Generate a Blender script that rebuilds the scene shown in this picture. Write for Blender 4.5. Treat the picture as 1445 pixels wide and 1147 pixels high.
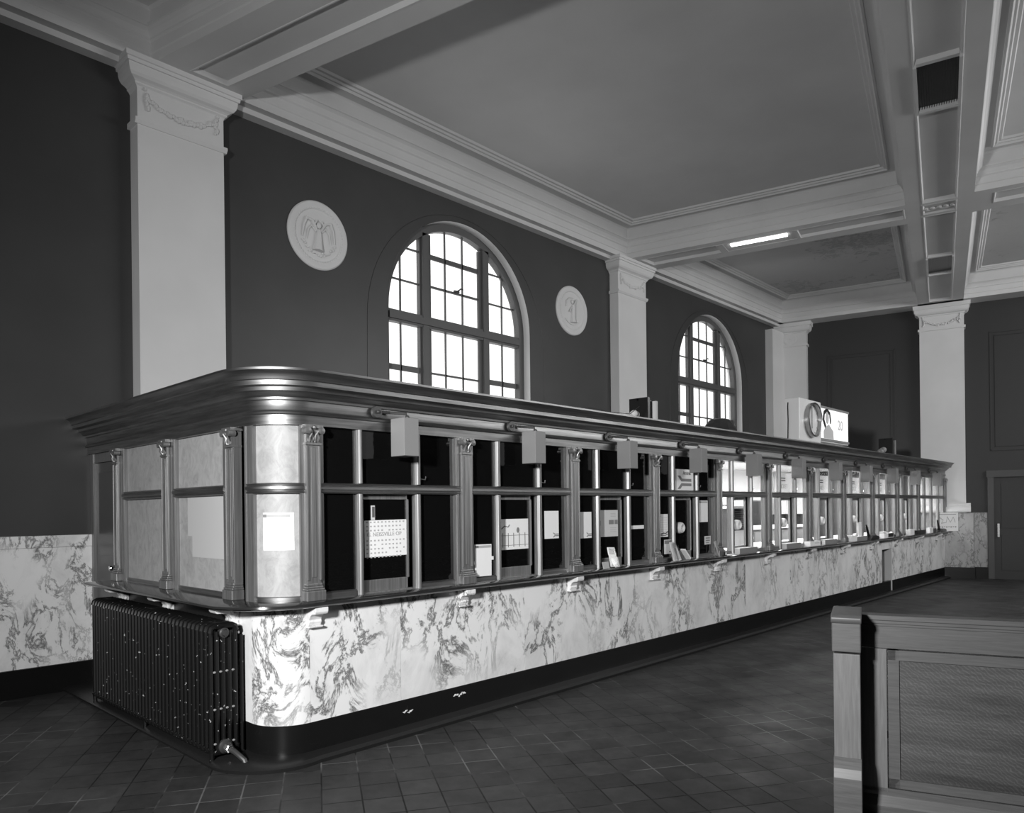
import bpy, bmesh, math, random
from mathutils import Vector, Matrix
random.seed(7)
SC = bpy.context.scene
COL = SC.collection
for o in list(bpy.data.objects):
    bpy.data.objects.remove(o)

# ------------------------------------------------------------------ camera
F_PX, CX, HY, ROLL = 1040.0, 720.0, 718.5, 0.0116
A = math.atan(994 / 1040.0)
cam_d = bpy.data.cameras.new('camera')
cam = bpy.data.objects.new('camera', cam_d); COL.objects.link(cam)
Fv = Vector((math.cos(A), math.sin(A), 0)); Hv = Vector((math.sin(A), -math.cos(A), 0)); Zv = Vector((0, 0, 1))
Rv = math.cos(ROLL) * Hv - math.sin(ROLL) * Zv
Uv = math.sin(ROLL) * Hv + math.cos(ROLL) * Zv
m = Matrix((Rv, Uv, -Fv)).transposed().to_4x4(); m.translation = (0, 0, 1.7)
cam.matrix_world = m
cam_d.sensor_fit = 'HORIZONTAL'; cam_d.sensor_width = 36.0; cam_d.lens = F_PX / 1445 * 36
cam_d.shift_x = (722.5 - CX) / 1445; cam_d.shift_y = (HY - 573.5) / 1445
cam_d.clip_start = 0.05; cam_d.clip_end = 300
SC.camera = cam

# ------------------------------------------------------------------ world, lights, exposure
SC.view_settings.view_transform = 'Standard'; SC.view_settings.look = 'None'
SC.view_settings.exposure = 0.22; SC.view_settings.gamma = 1.0; SC.view_settings.use_curve_mapping = False
SC.cycles.max_bounces = 8; SC.cycles.diffuse_bounces = 5; SC.cycles.glossy_bounces = 4
SC.cycles.transmission_bounces = 8; SC.cycles.transparent_max_bounces = 12
SC.cycles.sample_clamp_indirect = 6
w = bpy.data.worlds.new('overcast_sky'); SC.world = w; w.use_nodes = True
w.node_tree.nodes['Background'].inputs[0].default_value = (1, 1, 1, 1)
w.node_tree.nodes['Background'].inputs[1].default_value = 1.6

def area(name, loc, target, sx, sy, power, spread=180):
    l = bpy.data.lights.new(name, 'AREA'); l.shape = 'RECTANGLE'; l.size = sx; l.size_y = sy; l.energy = power
    l.spread = math.radians(spread)
    o = bpy.data.objects.new(name, l); COL.objects.link(o); o.location = loc
    o.rotation_euler = (Vector(target) - Vector(loc)).to_track_quat('-Z', 'Y').to_euler()
    return o
def point(name, loc, power, r):
    l = bpy.data.lights.new(name, 'POINT'); l.energy = power; l.shadow_soft_size = r
    o = bpy.data.objects.new(name, l); COL.objects.link(o); o.location = loc
    return o
# photographer's lamp to the left of the camera, then two unseen fill panels added to brighten the hall
area('flood_lamp', (-2.0, 0.8, 2.75), (6.0, 5.0, 1.0), 0.4, 0.4, 215, 104)
area('hall_fill_near', (12.0, -4.6, 5.3), (12.0, 6, 4.6), 5.0, 1.6, 190)
area('hall_fill_far', (16.0, -3.4, 5.3), (15.0, 6, 4.6), 5.0, 1.6, 240)
# lamps of the ticket office behind the glass
for i, x in enumerate((10.2, 12.8, 15.4, 18.0)):
    area('office_lamp_light', (x, 6.1, 2.44), (x, 6.1, 0), 1.6, 1.2, 115)

# ------------------------------------------------------------------ materials (a black-and-white photograph: all greys)
def mat(name, v, rough=0.6, metal=0.0, spec=0.5):
    m = bpy.data.materials.new(name); m.use_nodes = True
    b = m.node_tree.nodes['Principled BSDF']
    b.inputs['Base Color'].default_value = (v, v, v, 1); b.inputs['Roughness'].default_value = rough
    b.inputs['Metallic'].default_value = metal; b.inputs['Specular IOR Level'].default_value = spec
    return m
def N(m, t, **kw):
    n = m.node_tree.nodes.new(t)
    for k, v in kw.items(): setattr(n, k, v)
    return n
def L(m, a, b): m.node_tree.links.new(a, b)
def coords(m, scale=(1, 1, 1), rot=(0, 0, 0), per_object=False):
    tc = N(m, 'ShaderNodeTexCoord'); mp = N(m, 'ShaderNodeMapping')
    mp.inputs['Scale'].default_value = scale; mp.inputs['Rotation'].default_value = rot
    L(m, tc.outputs['Object'], mp.inputs['Vector'])
    if per_object:
        oi = N(m, 'ShaderNodeObjectInfo'); mu = N(m, 'ShaderNodeMath', operation='MULTIPLY'); mu.inputs[1].default_value = 37.0
        L(m, oi.outputs['Random'], mu.inputs[0]); L(m, mu.outputs[0], mp.inputs['Location'])
    return mp.outputs[0]
def ramp(m, fac, stops):
    r = N(m, 'ShaderNodeValToRGB'); e = r.color_ramp.elements
    while len(e) > 1: e.remove(e[-1])
    e[0].position = stops[0][0]; e[0].color = (stops[0][1],) * 3 + (1,)
    for p, v in stops[1:]:
        k = e.new(p); k.color = (v, v, v, 1)
    L(m, fac, r.inputs[0]); return r.outputs[0]
def noise(m, vec, scale, detail=4, rough=0.55, dist=0.0):
    n = N(m, 'ShaderNodeTexNoise'); n.inputs['Scale'].default_value = scale; n.inputs['Detail'].default_value = detail
    n.inputs['Roughness'].default_value = rough; n.inputs['Distortion'].default_value = dist
    L(m, vec, n.inputs['Vector']); return n.outputs['Fac']
def base(m, out): L(m, out, m.node_tree.nodes['Principled BSDF'].inputs['Base Color'])
def mulc(m, a, b):
    x = N(m, 'ShaderNodeMix', data_type='RGBA', blend_type='MULTIPLY'); x.inputs[0].default_value = 1.0
    L(m, a, x.inputs[6]); L(m, b, x.inputs[7]); return x.outputs[2]
def bump(m, fac, strength=0.2, dist=0.02):
    b = N(m, 'ShaderNodeBump'); b.inputs['Strength'].default_value = strength; b.inputs['Distance'].default_value = dist
    L(m, fac, b.inputs['Height']); L(m, b.outputs[0], m.node_tree.nodes['Principled BSDF'].inputs['Normal'])

M = {}
M['plaster'] = mat('cream_painted_plaster', 0.66, 0.65); base(M['plaster'], ramp(M['plaster'], noise(M['plaster'], coords(M['plaster']), 0.9), [(0.3, 0.63), (0.7, 0.70)]))
M['ceil'] = mat('ceiling_plaster', 0.42, 0.7)
c_ = coords(M['ceil']); base(M['ceil'], ramp(M['ceil'], noise(M['ceil'], c_, 0.7, 6), [(0.3, 0.54), (0.7, 0.62)]))
def stained(name):
    m = mat(name, 0.3, 0.7); v = coords(m)
    n1 = noise(m, v, 5.5, 8, 0.7, 0.8); n2 = noise(m, v, 0.55, 2)
    t = N(m, 'ShaderNodeMath', operation='MULTIPLY'); L(m, n1, t.inputs[0]); L(m, n2, t.inputs[1])
    base(m, ramp(m, t.outputs[0], [(0.0, 0.5), (0.30, 0.46), (0.345, 0.31), (0.38, 0.42)])); return m
M['ceil_stain'] = stained('water_stained_ceiling')
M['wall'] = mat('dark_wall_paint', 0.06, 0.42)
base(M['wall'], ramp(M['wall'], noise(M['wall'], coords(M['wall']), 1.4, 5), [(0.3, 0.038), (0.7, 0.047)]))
M['hallwall'] = mat('hall_wall_paint', 0.06, 0.6)
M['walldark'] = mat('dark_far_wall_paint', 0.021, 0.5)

def marble(name, rot, dens, seed_scale=1.0, lo=0.05, wht=1.0):
    m = mat(name, 0.75, 0.28)
    v = coords(m, (1.0, 1.0, 0.62), rot, per_object=True)
    # veins are thin bands where a warped noise crosses its middle value, gathered in patches
    n1 = noise(m, v, 3.4 * seed_scale, 12, 0.68, 0.6)
    s = N(m, 'ShaderNodeMath', operation='SUBTRACT'); L(m, n1, s.inputs[0]); s.inputs[1].default_value = 0.5
    a = N(m, 'ShaderNodeMath', operation='ABSOLUTE'); L(m, s.outputs[0], a.inputs[0])
    vein = ramp(m, a.outputs[0], [(0.0, 1.0), (0.008, 0.7), (0.038, 0.0)])
    n2 = noise(m, v, 1.5 * seed_scale, 3, 0.5, 0.3)
    patch = ramp(m, n2, [(dens, 0.0), (dens + 0.14, 1.0)])
    vm = mulc(m, vein, patch)
    n3 = noise(m, v, 2.4, 9, 0.68, 0.6)
    cloud = ramp(m, n3, [(0.45, 0.78 * wht), (0.6, 0.66 * wht), (0.75, 0.42 * wht)])
    mx = N(m, 'ShaderNodeMix', data_type='RGBA'); L(m, vm, mx.inputs[0]); L(m, cloud, mx.inputs[6]); mx.inputs[7].default_value = (lo, lo, lo, 1)
    base(m, mx.outputs[2]); return m
M['marble'] = marble('veined_white_marble', (0.0, 0.7, 0.0), 0.42)
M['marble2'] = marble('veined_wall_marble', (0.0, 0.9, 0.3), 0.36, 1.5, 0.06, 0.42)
M['marble3'] = marble('veined_side_marble', (0.0, 0.9, 0.3), 0.36, 1.4, 0.1)
M['black_marble'] = mat('black_marble', 0.006, 0.25, 0.0, 0.25)
bv = coords(M['black_marble']); base(M['black_marble'], ramp(M['black_marble'], noise(M['black_marble'], bv, 3.0, 9, 0.75, 1.2), [(0.0, 0.006), (0.69, 0.008), (0.72, 0.06), (0.73, 0.008)]))
M['ledge'] = mat('polished_black_ledge', 0.02, 0.13)
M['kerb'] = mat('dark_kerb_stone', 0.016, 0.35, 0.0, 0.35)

def tiles():
    m = mat('quarry_tile_floor', 0.05, 0.4, 0.0, 0.12)
    v = coords(m, (1, 1, 1), (0, 0, math.radians(-58.3)))
    b = N(m, 'ShaderNodeTexBrick'); b.offset = 0.5; b.offset_frequency = 40; b.squash = 1.0
    b.inputs['Scale'].default_value = 1.0; b.inputs['Brick Width'].default_value = 0.2325; b.inputs['Row Height'].default_value = 0.2325
    b.inputs['Mortar Size'].default_value = 0.005; b.inputs['Mortar Smooth'].default_value = 0.1; b.inputs['Bias'].default_value = 0.0
    b.inputs['Color1'].default_value = (0.033, 0.033, 0.033, 1); b.inputs['Color2'].default_value = (0.050, 0.050, 0.050, 1)
    L(m, v, b.inputs['Vector'])
    n = noise(m, v, 1.1, 5); gr = ramp(m, n, [(0.40, 0.006), (0.52, 0.02), (0.6, 0.13)]); L(m, gr, b.inputs['Mortar'])
    d = ramp(m, noise(m, v, 7, 8, 0.7), [(0.3, 0.75), (0.7, 1.2)])
    base(m, mulc(m, b.outputs['Color'], d))
    inv = N(m, 'ShaderNodeMath', operation='SUBTRACT'); inv.inputs[0].default_value = 1.0; L(m, b.outputs['Fac'], inv.inputs[1])
    bump(m, inv.outputs[0], 0.35, 0.004)
    rr = ramp(m, noise(m, v, 3, 6), [(0.3, 0.38), (0.7, 0.55)]); L(m, rr, m.node_tree.nodes['Principled BSDF'].inputs['Roughness'])
    return m
M['floor'] = tiles()
M['carpet'] = mat('plain_dark_floor', 0.05, 0.8)

def bronze(name, lo, hi, rough, sc=(30, 30, 1.2)):
    m = mat(name, 0.3, rough, 0.75)
    v = coords(m, sc); n = noise(m, v, 2.0, 5, 0.6)
    base(m, ramp(m, n, [(0.3, lo), (0.7, hi)]))
    return m
M['bronze'] = bronze('polished_bronze', 0.19, 0.32, 0.45)
M['bronze_h'] = bronze('polished_bronze_mouldings', 0.18, 0.34, 0.44, (1.2, 1.2, 25)); M['bronze_h'].node_tree.nodes['Principled BSDF'].inputs['Metallic'].default_value = 1.0
pm = mat('rubbed_brass_sheet', 0.5, 0.58, 0.1); v_ = coords(pm, (1, 1, 0.7), (0.3, 0.2, 0.1))
base(pm, ramp(pm, noise(pm, v_, 9, 12, 0.75, 1.5), [(0.3, 0.26), (0.55, 0.38), (0.8, 0.44)])); M['brass_sheet'] = pm
M['patch'] = mat('pale_patch', 0.46, 0.5)
M['bronze_dark'] = mat('dark_bronze_door', 0.10, 0.3, 0.6)
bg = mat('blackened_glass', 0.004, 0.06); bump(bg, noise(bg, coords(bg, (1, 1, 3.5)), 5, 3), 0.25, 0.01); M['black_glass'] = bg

def glass():
    m = bpy.data.materials.new('clear_glass'); m.use_nodes = True; nt = m.node_tree; nt.nodes.clear()
    out = nt.nodes.new('ShaderNodeOutputMaterial'); mx = nt.nodes.new('ShaderNodeMixShader')
    tr = nt.nodes.new('ShaderNodeBsdfTransparent'); gl = nt.nodes.new('ShaderNodeBsdfGlossy'); gl.inputs['Roughness'].default_value = 0.02
    tr.inputs[0].default_value = (0.93, 0.93, 0.93, 1)
    lw = nt.nodes.new('ShaderNodeLayerWeight'); lw.inputs[0].default_value = 0.5
    pw = nt.nodes.new('ShaderNodeMath'); pw.operation = 'POWER'; pw.inputs[1].default_value = 4.5
    sc = nt.nodes.new('ShaderNodeMath'); sc.operation = 'MULTIPLY_ADD'; sc.inputs[1].default_value = 0.6; sc.inputs[2].default_value = 0.03
    nt.links.new(lw.outputs['Facing'], pw.inputs[0]); nt.links.new(pw.outputs[0], sc.inputs[0]); nt.links.new(sc.outputs[0], mx.inputs[0])
    nt.links.new(tr.outputs[0], mx.inputs[1]); nt.links.new(gl.outputs[0], mx.inputs[2])
    nt.links.new(mx.outputs[0], out.inputs[0]); return m
M['glass'] = glass()
M['iron'] = mat('black_painted_iron', 0.008, 0.36, 0.0, 0.3)
iv = coords(M['iron'], per_object=True); base(M['iron'], ramp(M['iron'], noise(M['iron'], iv, 42, 2), [(0.0, 0.006), (0.705, 0.007), (0.73, 0.4)]))
M['grey_box'] = mat('grey_enamel_box', 0.21, 0.5)
M['paper'] = mat('white_paper', 0.80, 0.7)
M['paper2'] = mat('aged_paper', 0.60, 0.7)
def thin_card():
    m = bpy.data.materials.new('thin_white_card'); m.use_nodes = True; nt = m.node_tree; nt.nodes.clear()
    out = nt.nodes.new('ShaderNodeOutputMaterial'); mx = nt.nodes.new('ShaderNodeMixShader'); mx.inputs[0].default_value = 0.55
    d = nt.nodes.new('ShaderNodeBsdfDiffuse'); d.inputs[0].default_value = (0.85, 0.85, 0.85, 1)
    tl = nt.nodes.new('ShaderNodeBsdfTranslucent'); tl.inputs[0].default_value = (0.85, 0.85, 0.85, 1)
    nt.links.new(d.outputs[0], mx.inputs[1]); nt.links.new(tl.outputs[0], mx.inputs[2]); nt.links.new(mx.outputs[0], out.inputs[0]); return m
M['thin_card'] = thin_card()
M['ink'] = mat('printing_ink', 0.09, 0.6)
M['ink_soft'] = mat('pale_printing', 0.40, 0.6)
M['ink_mid'] = mat('mid_grey_printing', 0.20, 0.6)
M['white'] = mat('white_enamel', 0.8, 0.35)
M['black'] = mat('black_plastic', 0.012, 0.3)
M['dark'] = mat('dark_grey_metal', 0.04, 0.4)
M['chrome'] = mat('bright_metal', 0.75, 0.2, 1.0)
M['steel'] = mat('brushed_steel_band', 0.4, 0.28, 1.0)
M['winframe'] = mat('dark_window_frame', 0.09, 0.5)
M['mid'] = mat('mid_grey_paint', 0.25, 0.5)
M['officewall'] = mat('office_white_wall', 0.78, 0.6)
M['skin'] = mat('light_skin', 0.45, 0.5)
def wood(name, rot, dark=0.16, light=0.34, flake=True):
    m = mat(name, 0.3, 0.42); v = coords(m, (1, 1, 1), rot)
    sc = N(m, 'ShaderNodeMapping'); sc.inputs['Scale'].default_value = (26, 26, 1.6); L(m, v, sc.inputs[0])
    n = noise(m, sc.outputs[0], 3.0, 8, 0.65, 0.4)
    c = ramp(m, n, [(0.3, dark), (0.7, light)])
    if flake:
        wv = N(m, 'ShaderNodeTexWave'); wv.wave_type = 'BANDS'; wv.bands_direction = 'DIAGONAL'; wv.inputs['Scale'].default_value = 24; wv.inputs['Distortion'].default_value = 7
        wv.inputs['Detail'].default_value = 4; wv.inputs['Detail Scale'].default_value = 1.3
        L(m, v, wv.inputs[0]); f = ramp(m, wv.outputs['Fac'], [(0.0, 0.86), (0.75, 0.95), (0.95, 1.28)])
        m2 = N(m, 'ShaderNodeMapping'); m2.inputs['Scale'].default_value = (0.5, 0.5, 6.5); tc2 = N(m, 'ShaderNodeTexCoord'); L(m, tc2.outputs['Object'], m2.inputs[0])
        c = mulc(m, c, ramp(m, noise(m, m2.outputs[0], 1.0, 2), [(0.35, 0.62), (0.6, 1.15)]))
        c = mulc(m, c, f)
    base(m, c); return m
M['oak_v'] = wood('quartered_oak_upright', (0, 0, 0), 0.13, 0.20, False)
M['oak_h'] = wood('quartered_oak_rail', (math.pi / 2, 0, math.radians(-18)), 0.08, 0.125, False)
M['oak_p'] = wood('quartered_oak_panel', (math.pi / 2, 0, math.radians(-18)), 0.06, 0.10, True)
def emit(name, s):
    m = bpy.data.materials.new(name); m.use_nodes = True; b = m.node_tree.nodes['Principled BSDF']
    b.inputs['Base Color'].default_value = (0.8, 0.8, 0.8, 1)
    b.inputs['Emission Color'].default_value = (1, 1, 1, 1); b.inputs['Emission Strength'].default_value = s; return m
M['tube'] = emit('glowing_lamp_tube', 3.0)
M['litpanel'] = emit('backlit_sign_panel', 0.6)

# ------------------------------------------------------------------ geometry helpers
class MB:
    def __init__(s): s.bm = bmesh.new()
    def box(s, x0, x1, y0, y1, z0, z1, R=None):
        vs = [Vector((x, y, z)) for x in (x0, x1) for y in (y0, y1) for z in (z0, z1)]
        if R is not None: vs = [R @ v for v in vs]
        v = [s.bm.verts.new(p) for p in vs]
        for f in ((0, 1, 3, 2), (4, 6, 7, 5), (0, 4, 5, 1), (2, 3, 7, 6), (0, 2, 6, 4), (1, 5, 7, 3)): s.bm.faces.new([v[i] for i in f])
        return s
    def prism(s, pts, axis, a, b, R=None):
        """polygon in the two other axes, extruded along axis from a to b"""
        def P(p, t):
            q = {'x': (t, p[0], p[1]), 'y': (p[0], t, p[1]), 'z': (p[0], p[1], t)}[axis]
            q = Vector(q); return R @ q if R is not None else q
        r0 = [s.bm.verts.new(P(p, a)) for p in pts]; r1 = [s.bm.verts.new(P(p, b)) for p in pts]
        n = len(pts)
        s.bm.faces.new(r0); s.bm.faces.new(r1[::-1])
        for i in range(n): s.bm.faces.new((r0[i], r1[i], r1[(i + 1) % n], r0[(i + 1) % n]))
        return s
    def tube(s, pts, r, seg=8, closed=False, R=None):
        pts = [Vector(p) for p in pts]
        if R is not None: pts = [R @ p for p in pts]
        rs = r if isinstance(r, (list, tuple)) else [r] * len(pts)
        rings = []; n = len(pts); up = None
        for i, p in enumerate(pts):
            if closed: d = pts[(i + 1) % n] - pts[i - 1]
            else: d = pts[min(i + 1, n - 1)] - pts[max(i - 1, 0)]
            d.normalize()
            if up is None:
                up = Vector((0, 0, 1)) if abs(d.z) < 0.9 else Vector((1, 0, 0))
            u = (up - d * up.dot(d)).normalized(); w_ = d.cross(u); up = u
            rings.append([s.bm.verts.new(p + (u * math.cos(t) + w_ * math.sin(t)) * rs[i]) for t in (2 * math.pi * k / seg for k in range(seg))])
        m_ = n if closed else n - 1
        for i in range(m_):
            a, b = rings[i], rings[(i + 1) % n]
            for k in range(seg): s.bm.faces.new((a[k], a[(k + 1) % seg], b[(k + 1) % seg], b[k]))
        if not closed:
            s.bm.faces.new(rings[0][::-1]); s.bm.faces.new(rings[-1])
        return s
    def lathe(s, prof, c=(0, 0, 0), axis='z', seg=24, R=None):
        """prof of (radius, height)"""
        c = Vector(c); rings = []
        for r, h in prof:
            ring = []
            for k in range(seg):
                t = 2 * math.pi * k / seg; a, b = r * math.cos(t), r * math.sin(t)
                q = {'z': Vector((a, b, h)), 'y': Vector((a, h, b)), 'x': Vector((h, a, b))}[axis] + c
                if R is not None: q = R @ q
                ring.append(s.bm.verts.new(q))
            rings.append(ring)
        for i in range(len(rings) - 1):
            a, b = rings[i], rings[i + 1]
            for k in range(seg): s.bm.faces.new((a[k], a[(k + 1) % seg], b[(k + 1) % seg], b[k]))
        s.bm.faces.new(rings[0]); s.bm.faces.new(rings[-1][::-1]); return s
    def ball(s, c, rx, ry=None, rz=None, seg=12, rings=8, R=None):
        ry = ry or rx; rz = rz or rx
        g = bmesh.ops.create_uvsphere(s.bm, u_segments=seg, v_segments=rings, radius=1)
        mt = Matrix.Translation(c) @ Matrix.Diagonal((rx, ry, rz, 1))
        if R is not None: mt = R.to_4x4() @ mt
        bmesh.ops.transform(s.bm, matrix=mt, verts=g['verts']); return s
    def sweep(s, path, prof, closed_prof=True, caps=True):
        """path: list of (point2, normal2); prof: list of (offset, z[, keep])"""
        rings = []
        for (p, n) in path:
            rings.append([s.bm.verts.new((p[0] + n[0] * o, p[1] + n[1] * o, z)) for o, z in prof])
        k = len(prof); m_ = k if closed_prof else k - 1
        for a, b in zip(rings, rings[1:]):
            for i in range(m_): s.bm.faces.new((a[i], a[(i + 1) % k], b[(i + 1) % k], b[i]))
        if caps and closed_prof:
            s.bm.faces.new(rings[0][::-1]); s.bm.faces.new(rings[-1])
        return s
    def quad(s, pts):
        s.bm.faces.new([s.bm.verts.new(p) for p in pts]); return s
    def build(s, name, m, parent=None, smooth=False, bevel=0.0, bseg=2):
        bmesh.ops.recalc_face_normals(s.bm, faces=s.bm.faces)
        if smooth:
            for f in s.bm.faces: f.smooth = True
        me = bpy.data.meshes.new(name); s.bm.to_mesh(me); s.bm.free()
        me.materials.append(m); o = bpy.data.objects.new(name, me); COL.objects.link(o)
        if smooth:
            try: me.set_sharp_from_angle(angle=math.radians(35))
            except Exception: pass
        if parent: o.parent = parent
        if bevel:
            b = o.modifiers.new('bevel', 'BEVEL'); b.width = bevel; b.segments = bseg; b.limit_method = 'ANGLE'
        return o

def tag(o, label=None, cat=None, group=None, kind=None):
    if label: o['label'] = label
    if cat: o['category'] = cat
    if group: o['group'] = group
    if kind: o['kind'] = kind
    return o
def empty(name, loc=(0, 0, 0), label=None, cat=None, group=None, rz=0.0):
    o = bpy.data.objects.new(name, None); COL.objects.link(o); o.location = loc; o.rotation_euler.z = rz
    o.empty_display_size = 0.1
    return tag(o, label, cat, group)
def struct(name, mb, m, label=None, **k):
    o = mb.build(name, m, **k); o['kind'] = 'structure'
    if label: o['label'] = label
    return o
def copy_tree(o, parent=None):
    c = o.copy(); COL.objects.link(c)
    if parent: c.parent = parent
    for ch in list(o.children): copy_tree(ch, c)
    return c
def text(name, s, size, m, parent, loc, rot, align='LEFT', ext=0.0008, sx=1.0, offset=0.0):
    cu = bpy.data.curves.new(name, 'FONT'); cu.body = s; cu.size = size; cu.align_x = align; cu.extrude = ext; cu.offset = offset
    t = bpy.data.objects.new('tmp', cu); COL.objects.link(t)
    bpy.context.view_layer.update()
    me = bpy.data.meshes.new_from_object(t); bpy.data.objects.remove(t)
    me.name = name; me.materials.clear(); me.materials.append(m)
    o = bpy.data.objects.new(name, me); COL.objects.link(o); o.location = loc; o.rotation_euler = rot; o.scale.x = sx
    if parent: o.parent = parent
    return o

# main grid of the hall: 13.3 degrees off the window wall
G = math.radians(13.3)
EU = Vector((math.cos(G), math.sin(G))); EV = Vector((-math.sin(G), math.cos(G)))
def UV(u, v): p = EU * u + EV * v; return (p.x, p.y)
RG = Matrix.Rotation(G, 3, 'Z')
YW = 8.07      # window wall plane
ZS = 6.30      # beam soffits
ZC = 6.88      # ceiling panels
UF = 19.95     # far wall plane (in u)

# ------------------------------------------------------------------ floor
fb = MB(); fb.quad([(-9, -12, 0), (27, -12, 0), (27, YW + 0.3, 0), (-9, YW + 0.3, 0)])
struct('floor', fb, M['floor'])

# ------------------------------------------------------------------ window wall with two arched openings
XW = (7.52, 15.0); RW = 1.43; ZSP = 4.53; ZSILL = 2.2
def arch_pts(xc, r, zs, n=32):
    return [(xc + r * math.cos(t), zs + r * math.sin(t)) for t in (math.pi * k / n for k in range(n + 1))]
wb = MB()
def wall_piece(x0, x1, z0, z1): wb.quad([(x0, YW, z0), (x1, YW, z0), (x1, YW, z1), (x0, YW, z1)])
edges = [-6.0]
for xc in XW: edges += [xc - RW, xc + RW]
edges += [20.5]
ZT = 7.1
wall_piece(edges[0], edges[1], 0, ZT); wall_piece(edges[2], edges[3], 0, ZT); wall_piece(edges[4], edges[5], 0, ZT)
for xc in XW:
    wall_piece(xc - RW, xc + RW, 0, ZSILL)
    ap = arch_pts(xc, RW, ZSP)
    for (xa, za), (xb, zb) in zip(ap, ap[1:]):
        wb.quad([(xa, YW, za), (xb, YW, zb), (xb, YW, ZT), (xa, YW, ZT)])
struct('wall_left', wb, M['wall'])
# reveals of the openings (painted light)
for xc in XW:
    rv = MB(); D = 0.34
    prof = [(xc + RW, ZSILL)] + arch_pts(xc, RW, ZSP) + [(xc - RW, ZSILL)]
    for (xa, za), (xb, zb) in zip(prof, prof[1:] + prof[:1]):
        rv.quad([(xa, YW, za), (xb, YW, zb), (xb, YW + D, zb), (xa, YW + D, za)])
    struct('trim_%d' % (1 + XW.index(xc)), rv, M['plaster'], smooth=True)
    # shallow raised line around the arch
    ring = MB(); R2 = 1.79
    pts = [(xc + R2, YW - 0.001, 2.3)] + [(x, YW - 0.001, z) for x, z in arch_pts(xc, R2 * 0.985, ZSP - 0.25, 36)] + [(xc - R2, YW - 0.001, 2.3)]
    ring.tube(pts, 0.006, 6)
    struct('trim_%d' % (3 + XW.index(xc)), ring, M['wall'], smooth=True)

def make_window(n, xc):
    dx = xc - 7.52
    root = empty('window_%d' % n); root['kind'] = 'structure'
    root['label'] = 'arched sash window of small bright panes above the ticket counter'
    Y0, Y1 = YW + 0.15, YW + 0.24
    R = RW - 0.005
    # outer arched frame
    fr = MB(); ri = R - 0.11
    outer = [(xc + R, ZSILL)] + arch_pts(xc, R, ZSP) + [(xc - R, ZSILL)]
    inner = [(xc + ri, ZSILL)] + arch_pts(xc, ri, ZSP) + [(xc - ri, ZSILL)]
    for i in range(len(outer) - 1):
        a, b, c, d = outer[i], outer[i + 1], inner[i + 1], inner[i]
        for y in (Y0 - 0.02, Y1): fr.quad([(a[0], y, a[1]), (b[0], y, b[1]), (c[0], y, c[1]), (d[0], y, d[1])])
        fr.quad([(d[0], Y0 - 0.02, d[1]), (c[0], Y0 - 0.02, c[1]), (c[0], Y1, c[1]), (d[0], Y1, d[1])])
    fr.box(xc - R, xc + R, Y0, Y1, ZSILL, ZSILL + 0.08)
    fr.build('window_frame', M['winframe'], root)
    inb = lambda z, r=ri: math.sqrt(max(0, r * r - max(0, z - ZSP) ** 2))
    mu = MB()
    for xa, xb in ((6.79, 6.965), (8.005, 8.18)):
        xa += dx; xb += dx; xm = (xa + xb) / 2
        zt = ZSP + math.sqrt(ri * ri - (xm - xc) ** 2) + 0.02
        mu.box(xa + 0.03, xb - 0.03, Y0 - 0.02, Y1, ZSILL, zt)
        mu.box(xa, xb, Y0 + 0.02, Y1, ZSILL, zt)
    mu.build('mullion', M['winframe'], root)
    tr = MB(); tr.box(xc - ri, xc + ri, Y0 - 0.01, Y1, 4.335, 4.50); tr.box(xc - ri, xc + ri, Y0 - 0.04, Y1, 4.37, 4.46)
    tr.build('transom', M['winframe'], root)
    mt = MB(); ya, yb = Y0 + 0.035, Y0 + 0.06; t = 0.011
    for x in (7.295, 7.645):
        x += dx; mt.box(x - t, x + t, ya, yb, ZSILL, ZSP + math.sqrt(ri * ri - (x - xc) ** 2))
    for x in (6.455, 8.50):
        x += dx; mt.box(x - t, x + t, ya, yb, ZSILL, ZSP + math.sqrt(ri * ri - (x - xc) ** 2))
    for z, tt in ((5.40, 0.035), (4.965, 0.016), (3.70, 0.014)):
        mt.box(6.96 + dx, 8.01 + dx, ya, yb, z - tt, z + tt)
    for z, tt in ((5.42, 0.012), (4.95, 0.012), (3.71, 0.04)):
        w_ = inb(z)
        mt.box(xc - w_, 6.80 + dx, ya, yb, z - tt, z + tt); mt.box(8.17 + dx, xc + w_, ya, yb, z - tt, z + tt)
    # sash meeting stiles
    for x in (6.985, 7.985): mt.box(x + dx - 0.02, x + dx + 0.02, ya - 0.01, yb, ZSILL, ZSP + 1.18)
    mt.build('glazing_bars', M['winframe'], root)
    sc_ = MB(); x = 7.5 + dx
    sc_.box(x - 0.05, x + 0.05, Y0 - 0.0, Y0 + 0.03, 4.975, 5.0); sc_.tube([(x, Y0 - 0.01, 4.99), (x + 0.05, Y0 - 0.03, 5.03), (x + 0.09, Y0 - 0.03, 5.02)], 0.011, 6)
    sc_.build('sash_lock', M['dark'], root)
    gp = MB(); pr = [(xc + ri, ZSILL)] + arch_pts(xc, ri, ZSP) + [(xc - ri, ZSILL)]
    gp.prism(pr, 'y', Y0 + 0.045, Y0 + 0.05); gp.build('window_pane', M['glass'], root)
make_window(1, XW[0]); make_window(2, XW[1])

'''# building across the street, seen as pale bands through the panes
ob = empty('street_building', (10, 30, 0), 'pale building with horizontal ledges across the street beyond the windows', 'building')
b1 = MB(); b1.box(-22, 30, 0, 6, 0, 9.0); b1.build('facade', mat('pale_facade', 0.75, 0.8), ob)
b2 = MB()
for z in (3.2, 5.6, 8.0): b2.box(-22, 30, -0.5, 0, z, z + 0.35)
b2.build('stone_ledges', mat('facade_ledges', 0.6, 0.8), ob)
'''

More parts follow.
